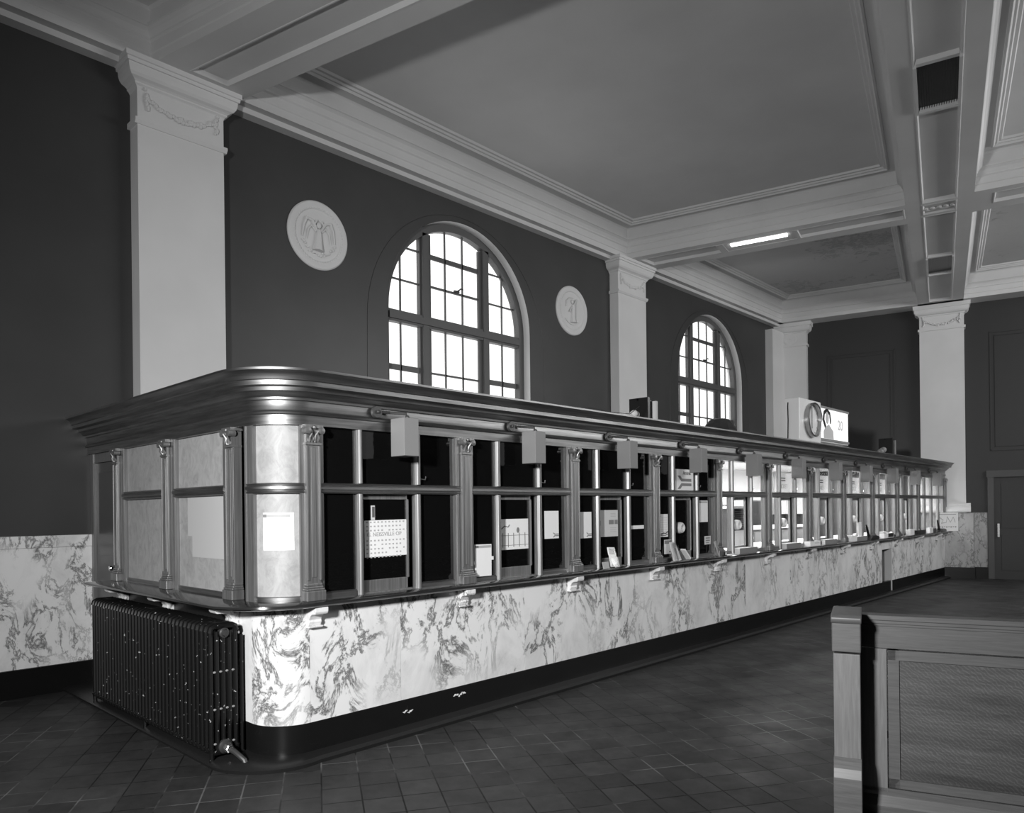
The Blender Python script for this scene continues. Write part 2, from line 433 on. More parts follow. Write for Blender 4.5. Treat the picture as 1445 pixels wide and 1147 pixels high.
# ------------------------------------------------------------------ other walls
fw = MB()
def uvw(u, v, z): p = UV(u, v); return (p[0], p[1], z)
fw.quad([uvw(UF, -10, 0), uvw(UF, 4.2, 0), uvw(UF, 4.2, ZT), uvw(UF, -10, ZT)])
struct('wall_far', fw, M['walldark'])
rw = MB(); rw.quad([uvw(-7, -8, 0), uvw(UF, -8, 0), uvw(UF, -8, ZT), uvw(-7, -8, ZT)]); struct('wall_right', rw, M['hallwall'])
bw = MB(); bw.quad([(-6.0, YW, 0), uvw(-7, -8, 0), uvw(-7, -8, ZT), (-6.0, YW, ZT)]); struct('wall_rear', bw, M['hallwall'])

# ------------------------------------------------------------------ ceiling: coffers between beams
def line_clip(poly, n, c):
    """keep the side n.p <= c"""
    out = []
    for i in range(len(poly)):
        p, q = poly[i], poly[(i + 1) % len(poly)]
        dp = n[0] * p[0] + n[1] * p[1] - c; dq = n[0] * q[0] + n[1] * q[1] - c
        if dp <= 0: out.append(p)
        if (dp < 0 < dq) or (dq < 0 < dp):
            t = dp / (dp - dq); out.append((p[0] + t * (q[0] - p[0]), p[1] + t * (q[1] - p[1])))
    return out
def cell(planes, off=0.0):
    poly = [(-60, -60), (60, -60), (60, 60), (-60, 60)]
    for n, c in planes: poly = line_clip(poly, n, c - off)
    k = max(range(len(poly)), key=lambda i: poly[i][0] * (EU.x + EV.x) + poly[i][1] * (EU.y + EV.y))
    return poly[k:] + poly[:k]
eu, ev = tuple(EU), tuple(EV); neg = lambda t: (-t[0], -t[1])
WALL = ((0, 1), YW - 0.25)
U1a, U1b = 4.67, 5.60; U2a, U2b = 12.87, 13.74; U3 = 19.42; VB = 0.45
coffers = [
    [WALL, (eu, U1a), (neg(eu), 7.05), (neg(ev), -VB)],
    [WALL, (eu, U2a), (neg(eu), -U1b), (neg(ev), -VB)],
    [WALL, (eu, U3), (neg(eu), -U2b), (neg(ev), -VB)],
    [(ev, -VB), (eu, U1a), (neg(eu), 7.05), (neg(ev), 8.05)],
    [(ev, -VB), (eu, U2a), (neg(eu), -U1b), (neg(ev), 8.05)],
    [(ev, -VB), (eu, U3), (neg(eu), -U2b), (neg(ev), 8.05)],
]
COFF = [(0.0, ZS), (0.0, ZS + 0.09), (0.012, ZS + 0.10), (0.012, ZS + 0.20), (0.03, ZS + 0.215), (0.03, ZS + 0.235), (0.055, ZS + 0.28), (0.085, ZS + 0.305), (0.10, ZS + 0.31), (0.10, ZS + 0.335),
        (0.035, ZS + 0.345), (0.035, ZC - 0.07), (0.06, ZC - 0.045), (0.20, ZC - 0.035), (0.20, ZC - 0.06), (0.225, ZC - 0.075), (0.245, ZC - 0.05), (0.27, ZC - 0.05), (0.285, ZC - 0.028), (0.32, ZC - 0.028), (0.335, ZC)]
for i, pl in enumerate(coffers):
    cb = MB(); rings = []
    for o, z in COFF:
        rings.append([cb.bm.verts.new((p[0], p[1], z)) for p in cell(pl, o)])
    for a, b in zip(rings, rings[1:]):
        k = len(a)
        for j in range(k): cb.bm.faces.new((a[j], a[(j + 1) % k], b[(j + 1) % k], b[j]))
    struct('trim_%d' % (10 + i), cb, M['ceil'])
    pb = MB(); pb.bm.faces.new([pb.bm.verts.new((p[0], p[1], ZC)) for p in cell(pl, 0.335)])
    struct('ceiling' if i == 0 else 'ceiling.%03d' % i, pb, M['ceil_stain'] if i in (2, 5) else M['ceil'])
# beam soffits with sunk panels
def soffit(name, outer, inner, sink=0.045, m=None, holes=()):
    b = MB()
    def ringv(poly, z): return [b.bm.verts.new((p[0], p[1], z)) for p in poly]
    k = len(outer)
    rs = [ringv(outer, ZS), ringv(inner(0.0), ZS), ringv(inner(0.006), ZS - 0.005), ringv(inner(0.02), ZS - 0.005), ringv(inner(0.035), ZS + sink)]
    for a, c in zip(rs, rs[1:]):
        for j in range(k): b.bm.faces.new((a[j], a[(j + 1) % k], c[(j + 1) % k], c[j]))
    b.bm.faces.new(rs[-1]); return struct(name, b, m or M['ceil'])
def quadcell(planes): return lambda off: cell(planes, off)
def beam_u(name, ua, ub, ia, ib):      # crosswise beam, from long beam to window wall
    soffit(name, cell([WALL, (eu, ub), (neg(eu), -ua), (neg(ev), -VB)]), quadcell([((0, 1), YW - 0.40), (eu, ib), (neg(eu), -ia), (neg(ev), -VB - 0.02)]))
    soffit(name.replace('_', '_1'), cell([(ev, -VB), (eu, ub), (neg(eu), -ua), (neg(ev), 8.05)]), quadcell([(ev, -VB - 0.25), (eu, ib), (neg(eu), -ia), (neg(ev), 7.3)]))
beam_u('trim_20', U1a, U1b, 4.95, 5.36); beam_u('trim_21', U2a, U2b, 13.03, 13.48)
for i, (ua, ub, ia, ib) in enumerate(((-6.5, U1a, -6.2, 4.6), (U1a, U1b, 4.7, 5.57), (U1b, 12.99, 5.65, 12.955), (12.99, 13.51, 13.03, 13.47), (13.51, U3 + 0.6, 13.545, 19.3))):
    ol = [(eu, ub), (neg(eu), -ua), (ev, VB), (neg(ev), VB)]
    iq = [(eu, ib), (neg(eu), -ia), (ev, 0.235), (neg(ev), 0.235)]
    soffit('trim_%d' % (22 + i), cell(ol), quadcell(iq), 0.02 if i in (1, 3) else 0.05)
# rosette plate where the beams cross
ro = MB()
for k in range(-2, 3):
    c = UV(13.25, k * 0.09)
    ro.ball((c[0], c[1], ZS + 0.01), 0.045, 0.045, 0.02)
for sgn in (-1, 1):
    p = [UV(13.25 + 0.05 * math.sin(3 * t), sgn * t * 0.2) for t in (0.1, 0.3, 0.5, 0.7, 0.9, 1.0)]
    ro.tube([(q[0], q[1], ZS + 0.01) for q in p], 0.018, 6)
struct('trim_27', ro, M['ceil'], smooth=True)
# strips along the walls (underside of the cornice) and its lower moulding
st = MB(); st.quad([(-6, YW - 0.25, ZS), (20.5, YW - 0.25, ZS), (20.5, YW, ZS), (-6, YW, ZS)])
p1, p2 = UV(U3, -8), UV(U3, 4.4); p3, p4 = UV(UF, 4.2), UV(UF, -8)
st.quad([(p1[0], p1[1], ZS), (p2[0], p2[1], ZS), (p3[0], p3[1], ZS), (p4[0], p4[1], ZS)])
struct('trim_28', st, M['ceil'])
lp = MB(); lp.prism([(YW, ZS - 0.05), (YW - 0.13, ZS - 0.05), (YW - 0.15, ZS - 0.0), (YW, ZS)], 'x', -6, 20.3)
struct('trim_29', lp, M['ceil'])

# ------------------------------------------------------------------ pilasters
def garland(b, w_, h_, P):
    """P(a, d, z): a along the face, d out of it"""
    n = 26
    for k in range(n):
        t = -1 + 2 * k / (n - 1); a = t * w_ * 0.40; z = -h_ * 0.5 + h_ * 0.42 * t * t
        for q in range(2):
            b.ball(P(a + random.uniform(-.012, .012), 0.012, z + random.uniform(-.018, .018)), random.uniform(.014, .026) * w_ / 0.9, seg=7, rings=5)
    for sg in (-1, 1):
        for k in range(9): b.ball(P(sg * w_ * 0.40 + random.uniform(-.015, .015), 0.012, 0.02 - k * h_ * 0.075), random.uniform(.013, .023) * w_ / 0.9, seg=7, rings=5)
        b.ball(P(sg * w_ * 0.42, 0.012, 0.06), 0.02 * w_ / 0.9, seg=7, rings=5)
def pilaster(n, x0, x1, yf, zb=1.5):
    """flat pilaster on the window wall"""
    b = MB(); b.box(x0, x1, yf, YW, zb, 6.05)
    zc = 5.66
    b.prism([(YW, zc), (yf - 0.012, zc), (yf - 0.035, zc + 0.03), (yf - 0.035, zc + 0.055), (YW, zc + 0.055)], 'x', x0 - 0.03, x1 + 0.03)
    # capital: stacked flaring layers
    lay = [(6.02, 0.0), (6.045, 0.012), (6.06, 0.03), (6.075, 0.03), (6.09, 0.05), (6.105, 0.08), (6.13, 0.10), (6.17, 0.112), (6.21, 0.115), (6.212, 0.132), (6.245, 0.135), (6.25, 0.15), (ZS, 0.15)]
    rings = [[b.bm.verts.new(p) for p in ((x0 - o, YW, z), (x0 - o, yf - o, z), (x1 + o, yf - o, z), (x1 + o, YW, z))] for z, o in lay]
    for a, c in zip(rings, rings[1:]):
        for j in range(3): b.bm.faces.new((a[j], a[j + 1], c[j + 1], c[j]))
    b.bm.faces.new(rings[-1])
    xm = (x0 + x1) / 2; wd = x1 - x0
    garland(b, wd, 0.26, lambda a, d, z: (xm + a, yf - d * 0.9, 5.97 + z))
    struct('trim_%d' % n, b, M['plaster'])
pilaster(30, 2.825, 3.725, 7.87); pilaster(31, 11.18, 12.09, 7.88)
# corner pilaster (folded) and the wide one on the far wall
b = MB(); xk, yk = 18.28, 7.88
b.box(17.72, 18.6, yk, YW, 1.5, 6.1)
struct('trim_32', b, M['plaster'])
def upil(n, v0, v1, uf, zb=1.5, medal=False, mold=True):
    b = MB(); B = lambda *a: b.box(*a, R=RG)
    B(uf, UF, v0, v1, zb, 6.06)
    b.prism([(v0 - 0.03, 5.72), (v1 + 0.03, 5.72), (v1 + 0.03, 5.775), (v0 - 0.03, 5.775)], 'x', uf - 0.03, UF, R=RG)
    lay = [(6.05, 0.0), (6.065, 0.018), (6.08, 0.02), (6.10, 0.065), (6.13, 0.09), (6.17, 0.10), (6.21, 0.102), (6.212, 0.125), (ZS, 0.13)]
    rings = [[b.bm.verts.new(RG @ Vector(p)) for p in ((UF, v0 - o, z), (uf - o, v0 - o, z), (uf - o, v1 + o, z), (UF, v1 + o, z))] for z, o in lay]
    for a, c in zip(rings, rings[1:]):
        for j in range(3): b.bm.faces.new((a[j], a[j + 1], c[j + 1], c[j]))
    b.bm.faces.new(rings[-1])
    if medal:
        b.lathe([(0.15, -0.012), (0.15, 0.0), (0.125, -0.012), (0.11, -0.004), (0.02, -0.012)], (uf, (v0 + v1) / 2 - 0.02, 5.92), 'x', 24, R=RG)
    else:
        garland(b, v1 - v0, 0.26, lambda a, d, z: RG @ Vector((uf - d * 0.9, (v0 + v1) / 2 + a, 5.98 + z)))
    if mold:
        b.prism([(uf, 1.72), (uf - 0.02, 1.70), (uf - 0.02, 1.66), (uf - 0.05, 1.64), (uf - 0.085, 1.60), (uf - 0.095, 1.56), (uf - 0.085, 1.52), (UF, 1.50), (UF, 1.72)], 'y', v0 - 0.09, v1 + 0.06, R=RG)
    struct('trim_%d' % n, b, M['plaster'])
upil(33, -0.46, 0.43, 19.70); upil(34, 2.91, 3.72, 19.70, medal=True, mold=False)

# ------------------------------------------------------------------ wainscot and baseboards
mb = MB(); x = -5.6
while x < 2.0:
    mb.box(x + 0.002, min(x + 1.35, 2.42) - 0.002, YW - 0.03, YW, 0.265, 1.385); x += 1.352
mb.box(-5.6, 2.42, YW - 0.035, YW, 1.388, 1.50)
struct('wall_left_wainscot', mb, M['marble3'])
bbd = MB(); bbd.box(-5.6, 2.42, YW - 0.05, YW, 0, 0.263); struct('baseboard_left', bbd, M['black_marble'])
mb = MB()
mb.prism([(19.68, 0.26), (19.68, 1.50), (UF, 1.50), (UF, 0.26)], 'y', -0.60, 0.6, R=RG)
for v0, v1 in ((-0.873, -0.606),): mb.box(UF - 0.04, UF, v0, v1, 0.26, 1.50, R=RG)
mb.box(UF - 0.04, UF, -7.9, -2.25, 0.26, 1.5, R=RG)
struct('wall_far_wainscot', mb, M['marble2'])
bbd = MB(); bbd.box(UF - 0.06, UF, -0.873, 0.6, 0, 0.258, R=RG); bbd.box(19.66, UF, -0.62, 0.6, 0, 0.258, R=RG); bbd.box(UF - 0.06, UF, -7.9, -2.25, 0, 0.258, R=RG)
struct('baseboard_far', bbd, M['black_marble'])
# raised rectangular mouldings on the far wall
mo = MB()
for (v0, v1, z0, z1) in ((0.95, 2.45, 1.9, 5.45), (-2.4, -0.95, 2.9, 5.6)):
    for d, t in ((0, 0.03), (0.09, 0.015)):
        a, b_, c, e = v0 + d, v1 - d, z0 + d, z1 - d
        mo.box(UF - 0.02, UF, a, b_, c, c + t, R=RG); mo.box(UF - 0.02, UF, a, b_, e - t, e, R=RG)
        mo.box(UF - 0.02, UF, a, a + t, c, e, R=RG); mo.box(UF - 0.02, UF, b_ - t, b_, c, e, R=RG)
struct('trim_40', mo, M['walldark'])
# door at the right end of the far wall
d1 = empty('door_1'); d1['kind'] = 'structure'; d1['label'] = 'dark framed doorway at the right end of the far wall'
q = MB(); q.box(UF - 0.07, UF, -1.0, -0.88, 0, 2.42, R=RG); q.box(UF - 0.07, UF, -2.24, -2.12, 0, 2.42, R=RG); q.box(UF - 0.08, UF, -2.28, -0.86, 2.3, 2.45, R=RG)
q.build('door_frame', M['dark'], d1)
q = MB(); q.box(UF - 0.03, UF, -2.12, -1.0, 0.0, 2.3, R=RG)
for z0, z1 in ((0.2, 1.0), (1.15, 2.15)): q.box(UF - 0.045, UF, -1.98, -1.14, z0, z1, R=RG)
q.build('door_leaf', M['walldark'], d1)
q = MB(); q.box(UF - 0.09, UF - 0.03, -1.1, -1.06, 0.95, 1.25, R=RG); q.build('door_handle', M['chrome'], d1)

# ------------------------------------------------------------------ wall medallions
def medallion(x, label):
    t = empty('wall_medallion', (x, YW, 5.14), label, 'wall plaque', 'plaster medallions beside the arched window')
    b = MB(); b.lathe([(0.425, 0.0), (0.425, -0.018), (0.41, -0.032), (0.345, -0.036), (0.325, -0.026), (0.318, -0.016), (0.30, -0.014), (0.02, -0.02)], (0, 0, 0), 'y', 64)
    b.build('disc', M['plaster'], t, smooth=True)
    b = MB()
    for k in range(56):
        a = 2 * math.pi * k / 56
        b.ball((0.337 * math.cos(a), -0.028, 0.337 * math.sin(a)), 0.013, 0.012, 0.013, 6, 5)
    b.build('wreath', M['plaster'], t, smooth=True)
    return t
def winged(t):
    b = MB(); Y = -0.03
    b.tube([(-0.0, Y, 0.06), (-0.005, Y, 0.0), (-0.01, Y, -0.1), (-0.02, Y, -0.2)], [0.028, 0.04, 0.05, 0.07], 10)
    b.ball((0.0, Y - 0.005, 0.12), 0.034, 0.025, 0.042)
    for s in (-1, 1):
        b.tube([(s * 0.03, Y, 0.05), (s * 0.09, Y, 0.16), (s * 0.17, Y, 0.18), (s * 0.21, Y, 0.08), (s * 0.23, Y, -0.06)], [0.014, 0.024, 0.022, 0.016, 0.006], 8)
        b.tube([(s * 0.04, Y, 0.04), (s * 0.1, Y, 0.1), (s * 0.15, Y, 0.04), (s * 0.17, Y, -0.08)], [0.012, 0.016, 0.012, 0.005], 8)
        b.tube([(s * 0.03, Y - 0.01, 0.05), (s * 0.065, Y - 0.015, 0.12), (s * 0.03, Y - 0.015, 0.18)], 0.011, 7)
    for k in range(22):
        a = math.radians(208 + k * 6.2); b.ball((0.25 * math.cos(a), Y + 0.004, 0.25 * math.sin(a) + random.uniform(-.01, .03)), 0.018, 0.012, 0.014, 6, 5)
    b.build('winged_figure', M['plaster'], t, smooth=True)
def standing(t):
    b = MB(); Y = -0.03
    b.tube([(0.01, Y, 0.09), (0.01, Y, 0.0), (0.005, Y, -0.12), (0.01, Y, -0.21)], [0.03, 0.036, 0.04, 0.06], 10)
    b.ball((-0.01, Y - 0.005, 0.15), 0.032, 0.025, 0.04)
    b.tube([(0.0, Y, 0.08), (0.06, Y - 0.01, 0.14), (0.1, Y - 0.01, 0.2)], 0.012, 7)
    b.tube([(0.0, Y, 0.07), (-0.06, Y - 0.01, 0.02), (-0.09, Y - 0.01, -0.04)], 0.012, 7)
    b.tube([(0.1, Y, 0.22), (0.105, Y, 0.0), (0.1, Y, -0.2)], 0.006, 6)
    b.tube([(-0.17, Y, 0.05), (-0.16, Y, 0.15), (-0.08, Y, 0.21), (0.02, Y, 0.22)], 0.009, 6)
    for k in range(14):
        a = math.radians(225 + k * 6.5); b.ball((0.25 * math.cos(a), Y + 0.004, 0.25 * math.sin(a) + 0.01), 0.02, 0.012, 0.012, 6, 5)
    b.build('standing_figure', M['plaster'], t, smooth=True)
winged(medallion(5.02, 'round plaster medallion with a winged figure, left of the large arched window'))
standing(medallion(10.04, 'round plaster medallion with a standing figure, between the two arched windows'))

# ------------------------------------------------------------------ ticket counter
XF, YF = 2.42, 4.50
XE = 19.12
CR = 0.28
def cpath(off_left=0.0, end=XE, y_start=YW, arc=14, kl=1.0):
    """rounded corner path; returns (point, normal) with the normal scaled by kl on the short side"""
    c = (XF + CR, YF + CR); P = []
    P.append(((XF, y_start), (-kl, 0)))
    for k in range(arc + 1):
        a = math.pi + math.pi / 2 * k / arc; n = (math.cos(a), math.sin(a))
        kk = kl + (1 - kl) * (k / arc) if kl != 1 else 1.0
        P.append(((c[0] + CR * n[0], c[1] + CR * n[1]), (n[0] * kk, n[1] * kk)))
    P.append(((end, YF), (0, -1))); return P
TC = empty('ticket_counter', (XF, YF, 0), 'long bronze and marble ticket counter with rounded corner and a row of glazed ticket windows', 'ticket counter')
def P_(o):   # parent keeping world coordinates
    o.parent = TC; o.location = (-XF, -YF, 0); return o
# kerb, plinth
k = MB(); k.sweep(cpath(kl=2.4, end=19.4), [(-0.05, 0.0), (0.113, 0.0), (0.118, 0.025), (0.10, 0.045), (0.02, 0.055), (-0.05, 0.055)]); P_(k.build('kerb', M['kerb'], smooth=True))
k = MB(); k.sweep(cpath(end=19.4), [(-0.06, 0.05), (0.0, 0.05), (0.0, 0.245), (-0.006, 0.252), (-0.06, 0.252)]); P_(k.build('plinth', M['black_marble'], smooth=True))
# chips in the plinth
for (x, z, n) in ((3.50, 0.155, 9), (4.02, 0.185, 12)):
    k = MB()
    for j in range(n): k.ball((x + j * 0.011, YF - 0.001, z + 0.006 * math.sin(j * 0.9) + random.uniform(-.008, .008)), random.uniform(.004, .012), 0.002, random.uniform(.003, .009), 6, 4)
    P_(k.build('plaster_chip', M['paper']))
# marble panels
joints = [2.70, 3.48, 4.88, 6.31, 7.76, 9.20, 10.62, 12.05, 13.45, 14.745]
ZM0, ZM1 = 0.252, 1.05
def mpanel(x0, x1, z0=ZM0, z1=ZM1):
    q = MB(); q.box(x0 + 0.0015, x1 - 0.0015, YF, YF + 0.05, z0, z1); return P_(q.build('marble_panel', M['marble']))
for a, b_ in zip(joints, joints[1:]): mpanel(a, b_)
mpanel(14.745, 15.285, 0.86); mpanel(15.285, 16.7); mpanel(16.7, 18.1); mpanel(18.1, 19.4)
q = MB(); q.sweep(cpath()[1:-1], [(-0.05, ZM0), (0.0, ZM0), (0.0, ZM1), (-0.05, ZM1)]); P_(q.build('curved_marble_panel', M['marble'], smooth=True))
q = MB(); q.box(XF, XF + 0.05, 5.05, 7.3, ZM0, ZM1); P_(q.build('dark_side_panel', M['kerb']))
q = MB(); q.box(XF, XF + 0.05, 4.78, 5.05, ZM0, ZM1); P_(q.build('marble_panel', M['marble']))
# niche with pale jamb
q = MB(); q.box(14.75, 15.28, YF + 0.28, YF + 0.30, 0.1, 0.86); q.box(14.745, 14.76, YF + 0.05, YF + 0.3, 0.1, 0.86); q.box(14.75, 15.28, YF, YF + 0.3, 0.86, 0.862)
P_(q.build('niche_lining', M['black']))
q = MB(); q.box(15.262, 15.29, YF - 0.012, YF + 0.3, 0.06, 0.87); P_(q.build('niche_jamb', M['paper2']))
# ledge
k = MB(); lpth = cpath(kl=1.8, y_start=7.34, end=19.2)
k.sweep(lpth, [(-0.12, 1.055), (0.13, 1.055), (0.15, 1.062), (0.16, 1.072), (0.158, 1.085), (0.15, 1.09), (-0.12, 1.09)]); P_(k.build('ledge', M['ledge'], smooth=True))
# modillion brackets under the ledge
def bracket():
    q = MB()
    q.prism([(0.0, 0.92), (-0.02, 0.915), (-0.035, 0.925), (-0.045, 0.945), (-0.04, 0.96), (-0.055, 0.985), (-0.075, 1.0), (-0.12, 1.005), (-0.13, 1.02), (-0.13, 1.052), (0.0, 1.052)], 'x', -0.05, 0.05)
    q.prism([(0.0, 0.905), (-0.05, 0.905), (-0.055, 0.918), (0.0, 0.922)], 'x', -0.056, 0.056)
    return q.build('bracket', M['marble'], bevel=0.004)
PX = [2.715 + 1.431 * i for i in range(11)]       # centres of the little pilasters
br0 = P_(bracket()); br0.location = (2.72 - XF, 0, 0)
for x in PX[1:] + [18.48, 19.05]:
    c = br0.copy(); COL.objects.link(c); c.location = (x - 0.04 - XF, 0, 0)
for y in (5.0, 6.12, 7.12):
    c = br0.copy(); COL.objects.link(c); c.rotation_euler.z = -math.pi / 2; c.location = (0, y - YF, 0); c.scale = (1, 1.35, 1)
# entablature
ENT = [(0.0, 2.29), (0.03, 2.29), (0.032, 2.355), (0.05, 2.36), (0.055, 2.372), (0.04, 2.382), (0.035, 2.39), (0.035, 2.45), (0.05, 2.455), (0.052, 2.47), (0.075, 2.478), (0.09, 2.50), (0.11, 2.507), (0.115, 2.53), (0.165, 2.535), (0.165, 2.565), (0.175, 2.57), (0.185, 2.60), (0.205, 2.62), (0.22, 2.625), (0.22, 2.64), (-0.1, 2.64), (-0.1, 2.29)]
k = MB(); k.sweep(cpath(), ENT); P_(k.build('entablature', M['bronze_h'], smooth=True))
# roof of the ticket office (dusty top) and the inner partition
q = MB(); q.box(XF + 0.1, 19.3, YF + 0.1, YW - 0.01, 2.56, 2.60); P_(q.build('office_roof', M['mid']))

# pilasters of the screen
def mini_pilaster(parent=TC):
    q = MB(); h = 0.055
    q.box(-h, h, -0.045, 0.02, 1.20, 2.17)
    q.box(-h, -h + 0.014, -0.055, -0.045, 1.23, 2.15); q.box(h - 0.014, h, -0.055, -0.045, 1.23, 2.15); q.box(-0.018, 0.018, -0.05, -0.045, 1.25, 2.14)
    p = q.build('pilaster', M['bronze'], parent, bevel=0.003)
    q = MB()
    q.box(-0.075, 0.075, -0.075, 0.02, 1.09, 1.16); q.box(-0.07, 0.07, -0.068, 0.02, 1.16, 1.175); q.box(-0.063, 0.063, -0.06, 0.02, 1.175, 1.19); q.box(-0.06, 0.06, -0.055, 0.02, 1.19, 1.21)
    q.build('base', M['bronze'], p, bevel=0.006)
    q = MB()
    q.box(-0.06, 0.06, -0.058, 0.02, 2.155, 2.17); q.box(-0.052, 0.052, -0.05, 0.02, 2.17, 2.27); q.box(-0.07, 0.07, -0.068, 0.02, 2.27, 2.292)
    for s in (-1, 1):
        q.lathe([(0.008, -0.085), (0.024, -0.08), (0.024, -0.03), (0.008, -0.03)], (s * 0.052, 0, 2.252), 'y', 14)
        q.tube([(s * 0.03, -0.052, 2.18), (s * 0.034, -0.066, 2.205), (s * 0.02, -0.07, 2.235)], [0.012, 0.009, 0.005], 6)
        q.tube([(s * 0.012, -0.052, 2.175), (s * 0.014, -0.062, 2.22), (s * 0.03, -0.075, 2.25)], [0.009, 0.008, 0.007], 6)
    q.ball((0, -0.066, 2.275), 0.014); q.ball((0, -0.056, 2.20), 0.012, 0.01, 0.02)
    q.build('capital', M['bronze'], p, smooth=True)
    return p
mp0 = mini_pilaster(); mp0.location = (PX[0] - XF, 0, 0)
def cp_pil(x, y, rz=0):
    c = mp0.copy(); COL.objects.link(c); c.location = (x - XF, y - YF, 0); c.rotation_euler.z = rz
    for ch in mp0.children:
        d = ch.copy(); COL.objects.link(d); d.parent = c
for x in PX[1:] + [19.10]: cp_pil(x, YF)
for y in (4.985, 6.12, 7.24): cp_pil(XF, y, -math.pi / 2)

# glazed bays
def rounded_bar(q, x, z0, z1, w=0.026, yf=-0.03):
    q.prism([(x - w, YF + 0.03), (x - w, YF - 0.002), (x - w * 0.6, YF + yf + 0.006), (x - w * 0.2, YF + yf), (x + w * 0.2, YF + yf), (x + w * 0.6, YF + yf + 0.006), (x + w, YF - 0.002), (x + w, YF + 0.03)], 'z', z0, z1)
TR = [(YF + 0.03, 1.825), (YF - 0.018, 1.825), (YF - 0.03, 1.834), (YF - 0.022, 1.845), (YF - 0.036, 1.855), (YF - 0.036, 1.872), (YF - 0.022, 1.88), (YF - 0.028, 1.892), (YF - 0.01, 1.898), (YF + 0.03, 1.898)]
last = 10
for b_ in range(11):
    x0 = PX[b_] + 0.055; x1 = (PX[b_ + 1] - 0.055) if b_ < last else 19.045
    jw = 0.045
    for xa, xb in ((x0, x0 + jw), (x1 - jw, x1)):
        q = MB()
        q.box(xa, xb, YF - 0.015, YF + 0.04, 1.09, 2.29)
        q.box(xa + 0.012, xb - 0.012, YF - 0.024, YF - 0.0149, 1.09, 2.29)
        P_(q.build('jamb', M['bronze']))
    q = MB(); q.prism(TR, 'x', x0, x1); P_(q.build('transom', M['bronze_h']))
    ms = [PX[b_] + 0.405, PX[b_] + 0.945]
    if b_ == last: ms = [PX[b_] + 0.52, PX[b_] + 1.05, PX[b_] + 1.6]
    for mx_ in ms:
        q = MB(); rounded_bar(q, mx_, 1.09, 1.825); rounded_bar(q, mx_, 1.898, 2.29); P_(q.build('mullion', M['bronze'], bevel=0.002))
    xs = [x0 + jw] + ms + [x1 - jw]
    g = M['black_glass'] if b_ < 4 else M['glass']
    for i in range(len(xs) - 1):
        a = xs[i] + (0 if i == 0 else 0.02); c = xs[i + 1] - (0 if i == len(xs) - 2 else 0.02)
        centre = (i == 1 and b_ < last)
        if not centre:
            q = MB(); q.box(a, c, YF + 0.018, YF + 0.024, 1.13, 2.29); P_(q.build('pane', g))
            q = MB(); q.prism([(YF - 0.005, 1.09), (YF - 0.005, 1.125), (YF + 0.012, 1.135), (YF + 0.035, 1.135), (YF + 0.035, 1.09)], 'x', a, c); P_(q.build('bottom_rail', M['bronze_h']))
        else:
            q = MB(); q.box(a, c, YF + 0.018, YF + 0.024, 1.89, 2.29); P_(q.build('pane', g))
            # sliding sash set further in
            s_ = MB(); ys = YF + 0.045
            s_.box(a - 0.01, a + 0.03, ys, ys + 0.035, 1.10, 1.83); s_.box(c - 0.035, c + 0.01, ys, ys + 0.035, 1.10, 1.83)
            s_.box(c - 0.05, c + 0.01, ys + 0.0, ys + 0.02, 1.10, 1.83)
            s_.box(a, c, ys, ys + 0.035, 1.785, 1.83); s_.box(a, c, ys, ys + 0.035, 1.095, 1.185); s_.box(a, c, YF + 0.005, ys, 1.088, 1.10)
            s_.box(c + 0.0, c + 0.014, YF, ys, 1.10, 1.83); s_.box(a - 0.014, a, YF, ys, 1.10, 1.83)
            so = P_(s_.build('sash', M['bronze'], bevel=0.002))
            q = MB(); q.box(a + 0.03, c - 0.035, ys + 0.014, ys + 0.02, 1.185, 1.785); P_(q.build('pane', g))
            if b_ >= 3:
                q = MB(); X = PX[b_] + 0.61; Z = 1.46
                q.lathe([(0.066, 0), (0.066, -0.03), (0.06, -0.055), (0.045, -0.068), (0.03, -0.06), (0.02, -0.04), (0.008, -0.04)], (X, ys + 0.012, Z), 'y', 28)
                P_(q.build('speaking_disc', M['paper2'] if b_ == 3 else M['white'], smooth=True))
    if b_ < 9:
        q = MB(); X = ms[1] + 0.026
        q.tube([(X, YF - 0.012, 1.945), (X + 0.045, YF - 0.012, 1.94), (X + 0.052, YF - 0.012, 1.965)], 0.004, 6); P_(q.build('hook', M['chrome']))
# short side: brass sheet panels, door
for y0, y1 in ((4.78, 4.82), (5.06, 5.14), (5.98, 6.06), (6.18, 6.26), (7.10, 7.18)):
    q = MB(); q.box(XF - 0.016, XF + 0.04, y0, y1, 1.09, 2.29); q.box(XF - 0.025, XF - 0.0159, y0 + 0.012, y1 - 0.012, 1.09, 2.29)
    P_(q.build('jamb', M['bronze']))
for y0, y1 in ((5.14, 5.98), (6.26, 7.10)):
    for z0, z1 in ((1.12, 1.83), (1.895, 2.29)):
        q = MB(); q.box(XF + 0.012, XF + 0.02, y0, y1, z0, z1); P_(q.build('sheet_panel', M['brass_sheet']))
    q = MB(); q.prism([(XF + (p[0] - YF), p[1]) for p in TR], 'y', y0 - 0.03, y1 + 0.03); P_(q.build('transom', M['bronze_h']))
    q = MB(); q.box(XF - 0.005, XF + 0.03, y0, y1, 1.09, 1.125); P_(q.build('bottom_rail', M['bronze_h']))
q = MB(); q.box(XF + 0.0095, XF + 0.0118, 5.142, 5.74, 1.36, 1.828); q.box(XF + 0.0095, XF + 0.0118, 5.74, 5.82, 1.52, 1.828); pt = P_(q.build('pale_area', M['patch'])); pt['label'] = 'paler stepped area'  # thin paler stepped area over part of the lower brass panel
cp = cpath()[1:-1]
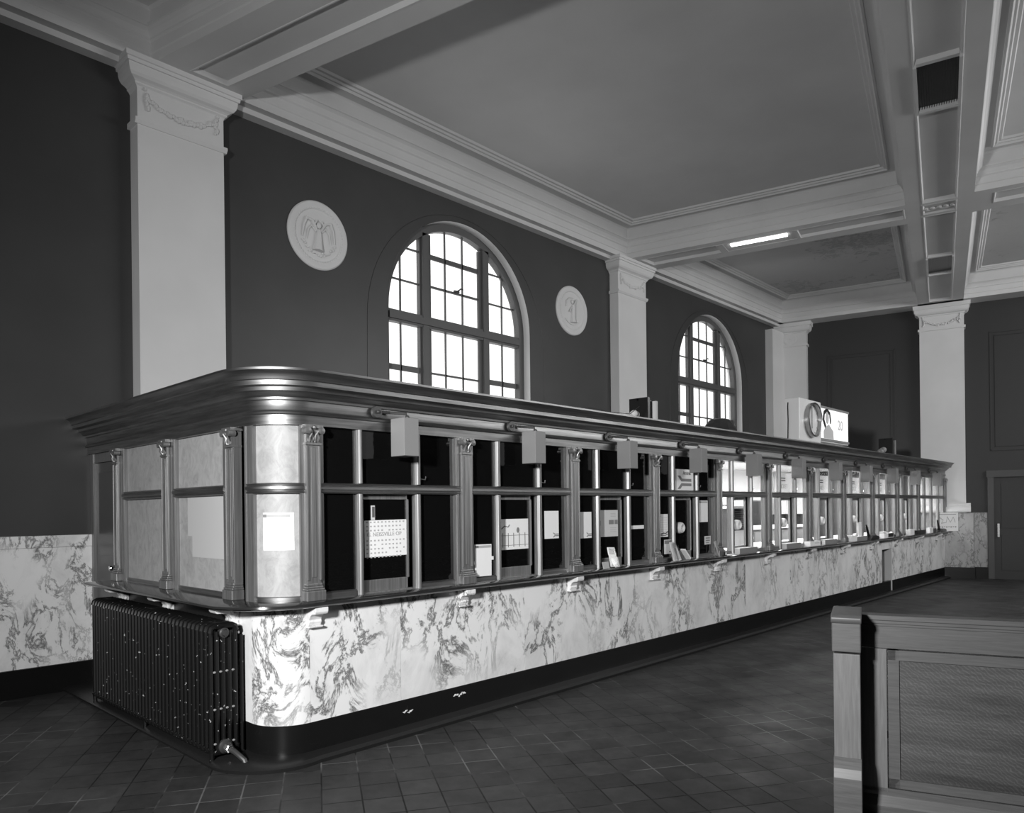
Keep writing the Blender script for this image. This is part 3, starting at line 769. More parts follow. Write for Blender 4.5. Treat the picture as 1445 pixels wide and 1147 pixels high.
for z0, z1 in ((1.12, 1.83), (1.895, 2.29)):
    q = MB(); q.sweep(cp, [(-0.02, z0), (-0.012, z0), (-0.012, z1), (-0.02, z1)]); P_(q.build('curved_sheet_panel', M['brass_sheet'], smooth=True))
q = MB(); q.sweep(cp, [(-(p[0] - YF), p[1]) for p in TR]); P_(q.build('curved_transom', M['bronze_h'], smooth=True))
q = MB(); q.sweep(cp, [(-0.03, 1.09), (0.005, 1.09), (0.005, 1.12), (-0.03, 1.13)]); P_(q.build('curved_bottom_rail', M['bronze_h'], smooth=True))
q = MB(); q.sweep(cp[:3], [(-0.03, 1.09), (0.02, 1.09), (0.02, 2.29), (-0.03, 2.29)]); q.sweep(cp[-3:], [(-0.03, 1.09), (0.02, 1.09), (0.02, 2.29), (-0.03, 2.29)])
P_(q.build('curved_jamb', M['bronze'], smooth=True))
# door to the wall
q = MB(); q.box(XF + 0.02, XF + 0.06, 7.36, 7.98, 0.02, 2.2); q.box(XF + 0.01, XF + 0.03, 7.46, 7.88, 1.3, 2.1); dr = P_(q.build('side_door', M['bronze_dark'], bevel=0.004))
q = MB(); q.box(XF - 0.01, XF + 0.07, 7.98, YW - 0.002, 0, 2.29); q.box(XF - 0.01, XF + 0.07, 7.30, 7.36, 0, 2.29); q.box(XF, XF + 0.06, 7.36, 7.98, 2.2, 2.29); P_(q.build('door_frame', M['bronze']))
q = MB(); q.lathe([(0.012, 0.03), (0.012, -0.03), (0.022, -0.038), (0.026, -0.05), (0.02, -0.062), (0.005, -0.066)], (XF + 0.01, 7.42, 1.195), 'x', 16)
kn = q.build('door_knob', M['chrome'], dr, smooth=True)
# far end stile and office end
q = MB(); q.box(19.155, 19.23, YF - 0.02, YF + 0.1, 1.09, 2.29); P_(q.build('end_stile', M['bronze']))

# ------------------------------------------------------------------ office interior behind the clear panes
q = MB()
q.quad([(8.5, 8.0, 0), (19.3, 8.0, 0), (19.3, 8.0, 2.56), (8.5, 8.0, 2.56)]); q.quad([(8.5, 4.6, 0), (8.5, 8.0, 0), (8.5, 8.0, 2.56), (8.5, 4.6, 2.56)])
q.quad([(8.5, 4.6, 2.555), (19.3, 4.6, 2.555), (19.3, 8.0, 2.555), (8.5, 8.0, 2.555)]); q.quad([(19.28, 4.7, 0), (19.28, 8.0, 0), (19.28, 8.0, 2.56), (19.28, 4.7, 2.56)])
P_(q.build('office_lining', M['officewall']))
desk = empty('service_desk', (0, 0, 0), 'long pale desk running behind the clear ticket windows', 'desk')
q = MB(); q.box(8.9, 19.1, 5.2, 5.9, 1.02, 1.06); q.build('desk_top', M['white'], desk)
q = MB(); q.box(8.95, 19.05, 5.85, 5.9, 0, 1.02); q.box(8.95, 9.0, 5.25, 5.85, 0, 1.02); q.box(19.0, 19.05, 5.25, 5.85, 0, 1.02)
for x in (10.4, 11.8, 13.2, 14.7, 16.1, 17.5): q.box(x, x + 0.04, 5.25, 5.85, 0, 1.02)
q.build('desk_body', M['mid'], desk)
bc = empty('back_cabinet', (0, 0, 0), 'low white cabinet with drawers along the office back wall', 'cabinet')
q = MB(); q.box(10.4, 17.2, 6.9, 7.5, 0, 1.22); q.build('cabinet_body', M['mid'], bc)
q = MB(); q.box(10.35, 17.25, 6.86, 7.54, 1.22, 1.27); q.build('cabinet_top', M['white'], bc)
for i in range(5):
    dq = MB(); dq.box(10.5 + i * 1.34, 11.75 + i * 1.34, 6.88, 6.9, 0.75, 1.15); dob = dq.build('drawer', M['grey_box'], bc)
    hq = MB(); hq.box(11.05 + i * 1.34, 11.2 + i * 1.34, 6.86, 6.88, 0.95, 0.97); hq.build('drawer_handle', M['chrome'], dob)
rk = empty('form_rack', (10.85, 5.5, 1.06), 'dark slatted form rack behind the first clear ticket window', 'rack')
q = MB()
for i in range(11): q.box(-0.26, 0.26, -0.15, 0.15, 0.29 + i * 0.032 - 0.02, 0.30 + i * 0.032 - 0.02)
q.box(-0.27, -0.25, -0.15, 0.15, 0, 0.63); q.box(0.25, 0.27, -0.15, 0.15, 0, 0.63); q.build('slats', M['dark'], rk)
q = MB(); q.box(-0.28, 0.28, -0.16, 0.16, 0.61, 0.65); q.build('rack_top', M['white'], rk)
q = MB(); q.box(-0.25, 0.25, -0.14, 0.14, 0.0, 0.27); q.build('rack_base', M['white'], rk)
bi = empty('wall_cupboard', (14.6, 7.9, 1.33), 'grey upright cupboard against the office back wall', 'cupboard')
q = MB(); q.box(-0.24, 0.24, -0.4, 0, -0.06, 0.42); q.build('cupboard_body', M['grey_box'], bi)
q = MB(); q.box(-0.22, 0.22, -0.41, -0.4, -0.04, 0.18); q.box(-0.22, 0.22, -0.41, -0.4, 0.2, 0.4); q.build('cupboard_door', M['grey_box'], bi, bevel=0.003)
dkp = empty('notice_case', (17.6, 7.98, 1.5), 'large dark notice board on the office back wall', 'board')
q = MB(); q.box(-1.1, 1.3, -0.03, 0, -0.28, 0.32); q.build('board', M['dark'], dkp)
q = MB(); q.box(-1.13, 1.33, -0.04, 0, 0.32, 0.35); q.box(-1.13, 1.33, -0.04, 0, -0.31, -0.28); q.build('board_frame', M['mid'], dkp)
# a clerk in a white shirt, seated behind the second clear window, mostly hidden by the mullions
cl = empty('person', (12.75, 5.75 + 0.55, 0.0), 'seated clerk in a white shirt behind the clear ticket windows', 'person')
sk = bpy.data.meshes.new('body'); V = [(0, 0, 0.75), (0, 0, 1.0), (0, 0.0, 1.27), (0, 0, 1.38), (0, -0.01, 1.47), (0, -0.02, 1.56), (0, -0.01, 1.65),
    (-0.19, 0, 1.33), (-0.27, -0.08, 1.12), (-0.20, -0.32, 1.12), (-0.16, -0.40, 1.12), (0.19, 0, 1.33), (0.27, -0.08, 1.12), (0.2, -0.32, 1.12), (0.16, -0.40, 1.12),
    (-0.11, -0.02, 0.68), (-0.13, -0.42, 0.66), (-0.13, -0.42, 0.1), (-0.13, -0.5, 0.06), (0.11, -0.02, 0.68), (0.13, -0.42, 0.66), (0.13, -0.42, 0.1), (0.13, -0.5, 0.06)]
Ed = [(0, 1), (1, 2), (2, 3), (3, 4), (4, 5), (5, 6), (2, 7), (7, 8), (8, 9), (9, 10), (2, 11), (11, 12), (12, 13), (13, 14), (0, 15), (15, 16), (16, 17), (17, 18), (0, 19), (19, 20), (20, 21), (21, 22)]
RR = [.15, .13, .15, .06, .06, .095, .07, .06, .05, .04, .035, .06, .05, .04, .035, .085, .07, .05, .045, .085, .07, .05, .045]
V = [(x, y + 0.25, z) for x, y, z in V]
sk.from_pydata(V, Ed, []); sk.update(); so = bpy.data.objects.new('body', sk); COL.objects.link(so); so.parent = cl; sk.materials.append(M['white'])
md = so.modifiers.new('skin', 'SKIN')
for i, r in enumerate(RR): sk.skin_vertices[0].data[i].radius = (r, r * 0.85)
sk.skin_vertices[0].data[0].use_root = True
so.modifiers.new('sub', 'SUBSURF').levels = 1
so['label'] = 'body in a white shirt'
q = MB(); q.ball((0, 0.245, 1.60), 0.09, 0.10, 0.115, 16, 12); q.ball((0, 0.15, 1.585), 0.012, 0.02, 0.016, 8, 6)
for s in (-1, 1): q.ball((s * 0.092, 0.25, 1.59), 0.012, 0.02, 0.028, 8, 6)
q.build('face', M['skin'], cl, smooth=True)
q = MB(); q.ball((0, 0.275, 1.635), 0.100, 0.105, 0.10, 16, 12); q.build('hair', M['black'], cl, smooth=True)
# office ceiling lamps
ol0 = empty('office_ceiling_lamp', (10.2, 5.6, 2.54), 'tube lamp on the office ceiling', 'ceiling lamp', 'tube lamps on the office ceiling')
q = MB(); q.box(-0.65, 0.65, -0.1, 0.1, -0.04, 0.0); q.build('lamp_housing', M['white'], ol0)
q = MB(); q.tube([(-0.6, 0.0, -0.06), (0.6, 0, -0.06)], 0.02, 8); q.build('lamp_tube', M['tube'], ol0)
for i, x in enumerate((12.8, 15.4, 18.0)):
    c = copy_tree(ol0); c.location = (x, 5.6, 2.54)
for i, o in enumerate([o for o in bpy.data.objects if o.name.startswith('office_ceiling_lamp')]):
    o['label'] = 'bright tube lamp on the office ceiling, %s from the dark windows' % ('nearest', 'second', 'third', 'fourth')[i]

# ------------------------------------------------------------------ grey metal boxes above the windows
WN = ['first', 'second', 'third', 'fourth', 'fifth', 'sixth', 'seventh', 'eighth', 'ninth', 'tenth', 'eleventh']
def make_box():
    r = empty('lamp_box', (0, 0, 0))
    q = MB(); q.box(-0.068, 0.068, -0.16, 0.0, 0.0, 0.278); q.build('housing', M['grey_box'], r, bevel=0.003)
    q = MB(); q.tube([(-0.16, 0.04, 0.33), (-0.05, 0.03, 0.33), (0.03, -0.06, 0.32), (0.03, -0.06, 0.278)], 0.011, 8)
    q.lathe([(0.0, -0.01), (0.042, -0.01), (0.046, 0.0), (0.046, 0.012), (0.0, 0.012)], (-0.17, 0.03, 0.325), 'y', 20)
    q.ball((-0.17, 0.012, 0.325), 0.014); q.ball((0.035, -0.07, 0.292), 0.016)
    q.build('mounting_arm', M['dark'], r, smooth=True)
    return r
bx0 = make_box()
for i in range(11):
    o = bx0 if i == 0 else copy_tree(bx0)
    o.location = (PX[i] + (0.695 if i < 10 else 0.9), YF - 0.09, 2.10)
    o['category'] = 'metal box'; o['group'] = 'grey boxes hung above the ticket windows'
    extra = {0: ', nearest the rounded corner', 3: ', over the arrow sign', 10: ', nearest the far wall'}.get(i, '')
    o['label'] = 'grey metal box above the %s ticket window from the rounded corner%s' % (WN[i], extra)

# ------------------------------------------------------------------ papers and signs on the screen
def sheet(name, x0, x1, z0, z1, label, cat, m='paper', y=YF + 0.014, tilt=0.0, parts=None, group=None):
    t = empty(name, ((x0 + x1) / 2, y, (z0 + z1) / 2), label, cat, group)
    w_, h_ = (x1 - x0) / 2, (z1 - z0) / 2
    q = MB(); q.box(-w_, w_, -0.0015, 0.0015, -h_, h_); q.build('sheet', M[m], t)
    t.rotation_euler.y = tilt
    return t
def bars(t, name, rects, m='ink', y=-0.0028):
    q = MB()
    for x0, x1, z0, z1 in rects: q.box(x0, x1, y, -0.0016, z0, z1)
    return q.build(name, M[m], t)
def arrow(t, x, z, s, m='ink_mid', y=-0.003):
    q = MB()
    for sg in (-1, 1):
        q.prism([(x + a * s, z + sg * b * s) for a, b in ((-0.065, 0.010), (0.16, 0.010), (0.16, 0.043), (-0.05, 0.043), (-0.09, 0.078), (-0.15, 0.078))], 'y', y, -0.0016)
    return q.build('arrow_emblem', M[m], t)
RT = (math.pi / 2, 0, 0)
# schedule poster in the first window (in the sash plane)
YS = YF + 0.055
t = sheet('schedule_poster', 3.20, 3.60, 1.355, 1.63, 'white schedule poster printed with dense columns in the first dark ticket window', 'poster', y=YS, tilt=-0.01)
rc = []
for r_ in range(8):
    for c in range(11):
        if random.random() < 0.93: rc.append((-0.185 + c * 0.034, -0.170 + c * 0.034, 0.118 - r_ * 0.031 - (0.045 if r_ > 2 else 0), 0.129 - r_ * 0.031 - (0.045 if r_ > 2 else 0)))
bars(t, 'printed_columns', rc, 'ink_soft')
text('heading', 'G. NEISSVILLE OP', 0.042, M['ink_soft'], t, (-0.18, -0.003, 0.018), RT)
t = sheet('paper_tag', 3.26, 3.295, 1.632, 1.74, 'narrow paper strip standing above the schedule poster', 'tag', 'paper2', y=YS)
bars(t, 'dark_stripe', [(-0.008, 0.014, -0.035, 0.045)], 'ink')
def note(x0, x1, z0, z1, label, y=YF + 0.014, header=True, emb=False, m='paper', tilt=0.0, name='paper_notice'):
    t = sheet(name, x0, x1, z0, z1, label, 'notice', m, y, tilt)
    w_, h_ = (x1 - x0) / 2, (z1 - z0) / 2
    if header: bars(t, 'header_band', [(-w_ * 0.92, w_ * 0.92, h_ * 0.78, h_ * 0.93)], 'ink_soft'); bars(t, 'header_mark', [(-w_ * 0.9, -w_ * 0.78, h_ * 0.79, h_ * 0.92), (-w_ * 0.7, -w_ * 0.58, h_ * 0.79, h_ * 0.92)], 'ink_mid')
    if emb: arrow(t, w_ * 0.55, -h_ * 0.75, 0.28)
    return t
t = note(4.262, 4.462, 1.135, 1.405, 'white notice with grey heading leaning low beside the second pilaster', y=YF - 0.005, tilt=0.01)
q = MB(); q.box(0.1, 0.125, -0.002, 0.002, -0.0, 0.03); q.box(-0.125, -0.1, -0.002, 0.002, -0.03, -0.005); q.build('tape', M['paper'], t)
t = sheet('fence_poster', 4.60, 5.0, 1.34, 1.613, 'white poster with a drawn row of fence posts in the second dark ticket window', 'poster', y=YS)
fr_ = [(-0.2, 0.2, -0.012, -0.008), (-0.2, 0.2, -0.10, -0.096)] + [(x, x + 0.008, -0.115, 0.012) for x in (-0.14, -0.07, 0.0, 0.075, 0.15)]
bars(t, 'fence_drawing', fr_, 'ink_mid')
q = MB(); q.ball((0.062, -0.002, 0.035), 0.02, 0.001, 0.026, 12, 6); q.tube([(-0.15, -0.002, 0.05), (-0.11, -0.002, 0.075), (-0.07, -0.002, 0.065), (-0.05, -0.002, 0.085)], 0.005, 5); q.build('figure_drawing', M['ink_mid'], t)
bars(t, 'folded_edge', [(-0.2, -0.165, -0.136, 0.136)], 'ink_mid', -0.002)
note(5.183, 5.386, 1.42, 1.68, 'white sheet with a small arrow emblem, right pane of the second ticket window', header=False, emb=True)
note(5.695, 5.897, 1.405, 1.665, 'white sheet with a small arrow emblem, left pane of the third ticket window', header=False, emb=True)
t = sheet('patched_poster', 6.025, 6.406, 1.404, 1.68, 'pale poster with dark printed blocks in the third dark ticket window', 'poster', 'paper2', y=YS)
bars(t, 'printed_blocks', [(-0.185, -0.11, -0.02, 0.03), (0.03, 0.115, -0.01, 0.035), (0.13, 0.185, -0.01, 0.035)], 'ink_mid')
bars(t, 'side_column', [(-0.185, -0.14, -0.13, -0.03), (-0.185, -0.14, 0.04, 0.13)], 'ink_soft')
bars(t, 'fine_print', [(0.06, 0.15, 0.07 + k * 0.015, 0.074 + k * 0.015) for k in range(3)] + [(0.05, 0.16, -0.05 - k * 0.02, -0.046 - k * 0.02) for k in range(3)], 'ink_soft')
sheet('paper_strip', 6.57, 6.833, 1.472, 1.51, 'narrow white paper strip across the right pane of the third ticket window', 'paper strip')
t = sheet('arrow_sign', 7.475, 7.89, 1.90, 2.145, 'white railway sign with arrow emblem above the transom of the fourth ticket window', 'sign', y=YF + 0.008)
arrow(t, 0.0, -0.03, 1.0, 'ink_mid')
text('lettering', 'Amtrak', 0.058, M['ink_mid'], t, (-0.03, -0.003, 0.062), RT, offset=0.0015)
t = note(7.125, 7.324, 1.366, 1.625, 'lined white form with a wavy drawing at its foot, fourth ticket window', header=False)
bars(t, 'printed_lines', [(-0.09, 0.085, 0.085 - k * 0.026, 0.088 - k * 0.026) for k in range(7)] + [(-0.075, -0.04, 0.105, 0.11)], 'ink_soft')
q = MB(); q.tube([(-0.095, -0.002, -0.105), (-0.05, -0.002, -0.095), (0.0, -0.002, -0.085), (0.05, -0.002, -0.09), (0.095, -0.002, -0.068)], 0.006, 5); q.tube([(-0.095, -0.002, -0.12), (-0.03, -0.002, -0.108), (0.04, -0.002, -0.112), (0.095, -0.002, -0.098)], 0.004, 5); q.build('wavy_drawing', M['ink'], t)
t = note(7.245, 7.385, 1.17, 1.332, 'small white card with dark top band, low in the fourth ticket window', header=False); bars(t, 'dark_band', [(-0.068, 0.068, 0.035, 0.075)], 'ink_mid'); bars(t, 'mark', [(0.03, 0.055, -0.065, -0.05)], 'ink')
note(8.034, 8.241, 1.517, 1.779, 'tall white notice with grey heading, right pane of the fourth ticket window')
t = note(8.158, 8.309, 1.24, 1.343, 'small square card low in the right pane of the fourth ticket window', header=False, m='paper2'); bars(t, 'print', [(-0.05, 0.05, 0.02, 0.035), (-0.05, 0.05, -0.01, 0.005), (-0.05, 0.03, -0.035, -0.025)], 'ink_mid')
# notice pasted on the curved corner panel
t = empty('corner_notice', (0, 0, 0), 'white printed notice pasted on the curved brass corner panel', 'notice')
cA = (XF + CR, YF + CR)
def arcpt(a, r): return (cA[0] + r * math.cos(a), cA[1] + r * math.sin(a))
a0, a1 = math.radians(205), math.radians(250)
path = [(arcpt(a, CR - 0.010), (math.cos(a), math.sin(a))) for a in (a0 + (a1 - a0) * k / 8 for k in range(9))]
q = MB(); q.sweep(path, [(-0.001, 1.44), (0.001, 1.44), (0.001, 1.695), (-0.001, 1.695)]); q.build('sheet', M['paper'], t)
q = MB(); q.sweep(path[1:-1] , [(0.001, 1.665), (0.0018, 1.665), (0.0018, 1.682), (0.001, 1.682)]); q.build('header_band', M['ink_soft'], t)
q = MB(); q.sweep(path[:2], [(0.001, 1.663), (0.002, 1.663), (0.002, 1.684), (0.001, 1.684)]); q.build('header_mark', M['ink_mid'], t)
# arrow signs in the clear windows
for i, b_ in enumerate((5, 6, 7, 8)):
    x0 = PX[b_] + 0.44
    t = sheet('window_sign', x0, x0 + 0.46, 1.905, 2.18, 'white card with two dark bars over outlined letters, %s clear ticket window' % ('second', 'third', 'fourth', 'fifth')[i], 'sign', 'thin_card', y=YF + 0.03, group='white cards hung in the clear ticket windows')
    bars(t, 'dark_bars', [(-0.18, 0.02, 0.055, 0.072), (-0.18, 0.02, 0.02, 0.037)], 'ink' if i else 'ink_mid')
    text('lettering', 'TICKET'[i % 2:], 0.085, M['ink_soft'], t, (-0.19, -0.003, -0.085), RT)

# ------------------------------------------------------------------ things on the ledge
def tray(x0, x1, label, m='ink_mid', h=0.075):
    t = empty('coin_tray', ((x0 + x1) / 2, YF - 0.05, 1.09), label, 'tray', 'low trays under the clear ticket windows'); w_ = (x1 - x0) / 2
    q = MB(); q.box(-w_, w_, -0.045, 0.045, 0, h); q.build('tray_box', M['paper2'], t)
    q = MB(); q.box(-w_, w_, -0.049, -0.0455, 0.002, h - 0.004); q.build('front_plate', M[m], t)
for i, b_ in enumerate((4, 5, 6, 7)):
    tray(PX[b_] + 0.42, PX[b_] + 0.92, 'low pale tray with a grey front under the %s clear ticket window' % ('first', 'second', 'third', 'fourth')[i])
def rack(x, label, items, y=YF - 0.055):
    t = empty('leaflet_holder', (x, y, 1.09), label, 'leaflet holder')
    q = MB(); q.prism([(-0.045, 0), (0.045, 0), (0.045, 0.02), (-0.02, 0.02), (0.03, 0.2), (0.02, 0.2), (-0.045, 0.02)], 'x', -0.06, 0.06); q.build('holder', M['glass'], t)
    for (dx, dz, w_, h_, lean, mm) in items:
        q = MB(); Rm = Matrix.Translation((dx, -0.015 + dz * 0.25, dz)) @ Matrix.Rotation(-0.25, 4, 'X') @ Matrix.Rotation(lean, 4, 'Y')
        q.box(-w_ / 2, w_ / 2, -0.004, 0.004, 0, h_)
        bmesh.ops.transform(q.bm, matrix=Rm, verts=q.bm.verts); q.build('leaflet', M[mm], t)
    return t
rack(6.17, 'leaflets propped on the ledge under the third dark ticket window', [(0.0, 0.01, 0.12, 0.16, 0.05, 'white'), (0.05, 0.005, 0.08, 0.10, -0.05, 'paper'), (0.0, 0.13, 0.12, 0.08, 0.05, 'paper'), (0.0, 0.135, 0.08, 0.06, 0.05, 'ink_soft'), (-0.14, 0.0, 0.10, 0.07, 0.0, 'ink_soft')])
rack(7.39, 'pale leaflets leaning in the fourth dark ticket window', [(-0.03, 0.0, 0.10, 0.22, -0.03, 'paper2'), (0.04, 0.0, 0.08, 0.17, -0.2, 'white'), (0.0, 0.15, 0.08, 0.06, 0.0, 'ink_soft')])
rack(8.40, 'leaning leaflets beside the first clear ticket window', [(0.0, 0.0, 0.08, 0.2, -0.25, 'ink_soft'), (0.02, 0.0, 0.06, 0.12, -0.25, 'paper')])
t = empty('loose_leaflet', (7.60, YF - 0.05, 1.09), 'white leaflet leaning askew in the fourth dark ticket window', 'leaflet'); q = MB(); q.box(-0.01, 0.01, -0.03, 0.03, -0.085, 0.085); o_ = q.build('sheet', M['paper'], t); o_.rotation_euler = (0, -0.85, 0); o_.location.z = 0.066
t = empty('loose_leaflet', (8.68, YF - 0.06, 1.098), 'white strip of paper lying on the ledge at the first clear ticket window', 'leaflet'); q = MB(); q.box(-0.16, 0.16, -0.03, 0.03, -0.008, 0.0); q.build('sheet', M['paper'], t)
t = empty('small_clock', (8.50, YF - 0.07, 1.09), 'tiny dark cube with a white face on the ledge', 'ornament'); q = MB(); q.box(-0.025, 0.025, -0.02, 0.02, 0, 0.05); q.build('case', M['black'], t); q = MB(); q.box(-0.016, 0.016, -0.022, -0.02, 0.01, 0.04); q.build('face', M['paper'], t)
t = empty('leaflet_box', (11.34, YF - 0.05, 1.09), 'white leaflet box with fine ruling beside the second clear window tray', 'box'); q = MB(); q.box(-0.20, 0.20, -0.045, 0.045, 0, 0.07); q.build('box_body', M['white'], t); bars(t, 'ruling', [(-0.02 + k * 0.03, -0.012 + k * 0.03, 0.035, 0.05) for k in range(6)], 'ink_soft', -0.047).location.y = 0.0
t = empty('white_box', (13.02, YF - 0.05, 1.09), 'small white box on the ledge before the fourth clear ticket window', 'box'); q = MB(); q.box(-0.13, 0.13, -0.045, 0.045, 0, 0.10); q.build('box_body', M['white'], t, bevel=0.004)
t = empty('tall_card', (13.52, YF - 0.01, 1.09), 'tall narrow white card standing in the fourth clear ticket window', 'card'); q = MB(); q.box(-0.08, 0.08, -0.01, 0.0, 0, 0.31); q.build('sheet', M['white'], t)
def phone(x, label):
    t = empty('desk_stand', (x, YF - 0.05, 1.09), label, 'stand')
    q = MB(); q.prism([(-0.26, 0), (0.24, 0), (0.2, 0.05), (0.05, 0.07), (-0.1, 0.06), (-0.2, 0.02)], 'y', -0.07, 0.05); q.build('stand_base', M['black'], t, bevel=0.006)
    q = MB(); q.tube([(-0.12, 0, 0.04), (-0.18, 0, 0.14), (-0.25, 0, 0.26)], [0.03, 0.022, 0.012], 8); q.build('arm', M['black'], t, smooth=True)
phone(14.0, 'black stand with slanting arm on the ledge, left of the two'); phone(18.62, 'black stand with slanting arm on the ledge beside the calendar')
t = empty('papers_box', (14.85, YF - 0.06, 1.09), 'white box with dark front and loose papers on the ledge', 'box'); q = MB(); q.box(-0.30, 0.25, -0.045, 0.045, 0, 0.085); q.build('box_body', M['white'], t); q = MB(); q.box(-0.08, 0.22, -0.05, -0.046, 0.01, 0.08); q.build('dark_front', M['black'], t); q = MB(); q.box(-0.3, -0.1, -0.03, 0.04, 0.09, 0.12); q.build('papers', M['paper2'], t)
t = empty('white_box', (16.3, YF - 0.06, 1.09), 'small white block on the ledge near the far end', 'box'); q = MB(); q.box(-0.13, 0.13, -0.045, 0.045, 0, 0.11); q.build('box_body', M['white'], t)
t = empty('dark_tray', (16.95, YF - 0.06, 1.09), 'low black tray on the ledge near the far end', 'tray'); q = MB(); q.box(-0.33, 0.3, -0.045, 0.045, 0, 0.08); q.build('tray_box', M['black'], t)
t = empty('white_box', (17.75, YF - 0.06, 1.09), 'small white block with dark side before the last ticket window', 'box'); q = MB(); q.box(-0.2, 0.05, -0.045, 0.045, 0, 0.11); q.build('box_body', M['white'], t); q = MB(); q.box(0.05, 0.3, -0.045, 0.045, 0, 0.09); q.build('dark_side', M['dark'], t)
t = empty('calendar', (19.18, 4.44, 1.09), 'white printed calendar card propped at the far end of the ledge', 'calendar')
q = MB(); q.box(-0.55, 0.55, -0.006, 0.0, 0.0, 0.42); q.build('card', M['paper'], t)
cr = [(-0.45, 0.45, 0.375, 0.385)] + [(-0.5 + 0.11 * k, -0.43 + 0.11 * k, 0.085 + 0.008 * (k % 2), 0.105) for k in range(9)]
q = MB()
for x0, x1, z0, z1 in cr: q.box(x0, x1, -0.008, -0.006, z0, z1)
q.build('print', M['ink'], t)
q = MB(); q.tube([(-0.4, -0.007, 0.32), (-0.2, -0.007, 0.25), (-0.3, -0.007, 0.18), (-0.05, -0.007, 0.2), (0.0, -0.007, 0.33), (0.15, -0.007, 0.2), (0.3, -0.007, 0.32), (0.4, -0.007, 0.2)], 0.008, 5); q.build('drawing', M['ink_soft'], t)
t.rotation_euler = (-0.0, 0, math.radians(-38)); t.scale = (0.5, 1, 1); t.location = (19.02, 4.50, 1.09)
t.location = (18.88, 4.38, 1.09)

# ------------------------------------------------------------------ things on top of the counter
t = empty('clock_sign', (10.78, 4.40, 2.67), 'white illuminated advertising sign with a round clock on top of the counter', 'clock sign')
t.rotation_euler.z = math.radians(0)
q = MB(); q.box(0.0, 0.82, 0.0, 0.22, 0.0, 0.63); q.build('clock_case', M['white'], t, bevel=0.012)
q = MB(); q.box(0.80, 2.08, 0.03, 0.20, 0.03, 0.59)
q.build('sign_case', M['white'], t, bevel=0.008)
q = MB(); q.box(0.84, 2.04, 0.022, 0.032, 0.085, 0.555); q.build('lit_panel', M['litpanel'], t)
q = MB(); q.box(0.82, 2.07, 0.012, 0.03, 0.05, 0.085); q.box(0.82, 2.07, 0.012, 0.03, 0.555, 0.59); q.build('panel_frame', M['mid'], t)
q = MB(); q.box(0.0, 2.02, 0.0, 0.2, -0.03, 0.0); q.build('base_rail', M['paper2'], t)
q = MB(); C = (0.43, 0, 0.325)
q.lathe([(0.245, 0.01), (0.258, 0.01), (0.258, -0.07), (0.250, -0.078), (0.235, -0.07), (0.235, 0.01)], C, 'y', 40); q.build('clock_rim', M['steel'], t, smooth=True)
q = MB(); q.lathe([(0.24, -0.004), (0.24, -0.01), (0.01, -0.01)], C, 'y', 36); q.build('clock_face', M['white'], t)
q = MB(); q.box(0.425, 0.437, -0.02, -0.015, 0.325, 0.52); q.box(0.425, 0.44, -0.02, -0.015, 0.2, 0.325)
for k in range(12):
    a = math.pi / 6 * k; q.box(0.43 + 0.21 * math.cos(a) - 0.006, 0.43 + 0.21 * math.cos(a) + 0.006, -0.015, -0.011, 0.325 + 0.21 * math.sin(a) - 0.012, 0.325 + 0.21 * math.sin(a) + 0.012)
q.build('clock_hands', M['ink_soft'], t)
# picture of a dark-haired person on the lit panel
q = MB(); q.tube([(1.06, 0.022, 0.27), (0.98, 0.022, 0.38), (1.01, 0.022, 0.49), (1.12, 0.022, 0.545), (1.24, 0.022, 0.49), (1.27, 0.022, 0.38), (1.26, 0.022, 0.33)], [0.035, 0.04, 0.036, 0.034, 0.032, 0.03, 0.02], 8)
for v in q.bm.verts: v.co.y = 0.022 + (v.co.y - 0.022) * 0.08
q.build('printed_hair', M['black'], t)
q = MB(); q.ball((1.13, 0.021, 0.42), 0.07, 0.001, 0.1, 14, 8); q.prism([(0.98, 0.09), (1.4, 0.09), (1.38, 0.22), (1.2, 0.32), (1.05, 0.27), (0.98, 0.2)], 'y', 0.0205, 0.0215); q.build('printed_figure', M['paper2'], t)
text('lettering', '20', 0.22, M['paper'], t, (1.58, 0.0205, 0.26), RT, offset=0.006)
q = MB(); q.tube([(0.0, 0.17, 0.57), (-0.012, 0.17, 0.5), (-0.015, 0.165, 0.3), (-0.012, 0.17, 0.15), (-0.02, 0.17, 0.0), (-0.06, 0.18, -0.02)], 0.008, 6); q.build('power_cord', M['black'], t, smooth=True)
def fitting(x, y, z, s, label, bright):
    t = empty('floodlight', (x, y, z), label, 'lamp')
    q = MB(); q.box(0, 0.30 * s, -0.02, 0.0, 0.27 * s, 0.30 * s); q.box(0, 0.05 * s, -0.14, 0.10, 0.0, 0.30 * s); q.box(0.25 * s, 0.30 * s, -0.1, 0.1, 0.0, 0.28 * s)
    q.build('hood', M['black'], t)
    q = MB(); q.box(0.205 * s, 0.248 * s, -0.13, 0.1, 0.0, 0.27 * s); q.build('side_plate', M[bright], t)
    q = MB(); q.lathe([(0.035 * s, -0.1), (0.035 * s, 0.08), (0.02 * s, 0.09)], (-0.16 * s, 0, 0.06 * s), 'x', 12); q.lathe([(0.045 * s, 0.08), (0.05 * s, 0.16), (0.03 * s, 0.17)], (-0.2 * s, 0, 0.085 * s), 'x', 12)
    q.tube([(-0.42 * s, 0, 0.0), (-0.3 * s, 0, 0.05 * s), (-0.22 * s, 0, 0.05 * s)], 0.014, 8); q.ball((-0.10 * s, -0.02, 0.09 * s), 0.05 * s); q.ball((-0.30 * s, 0, 0.02), 0.03 * s)
    q.build('swivel', M[bright], t, smooth=True)
    return t
fitting(6.78, 4.55, 2.64, 0.85, 'dark hooded floodlight lying on the counter cornice before the middle pilaster', 'paper2')
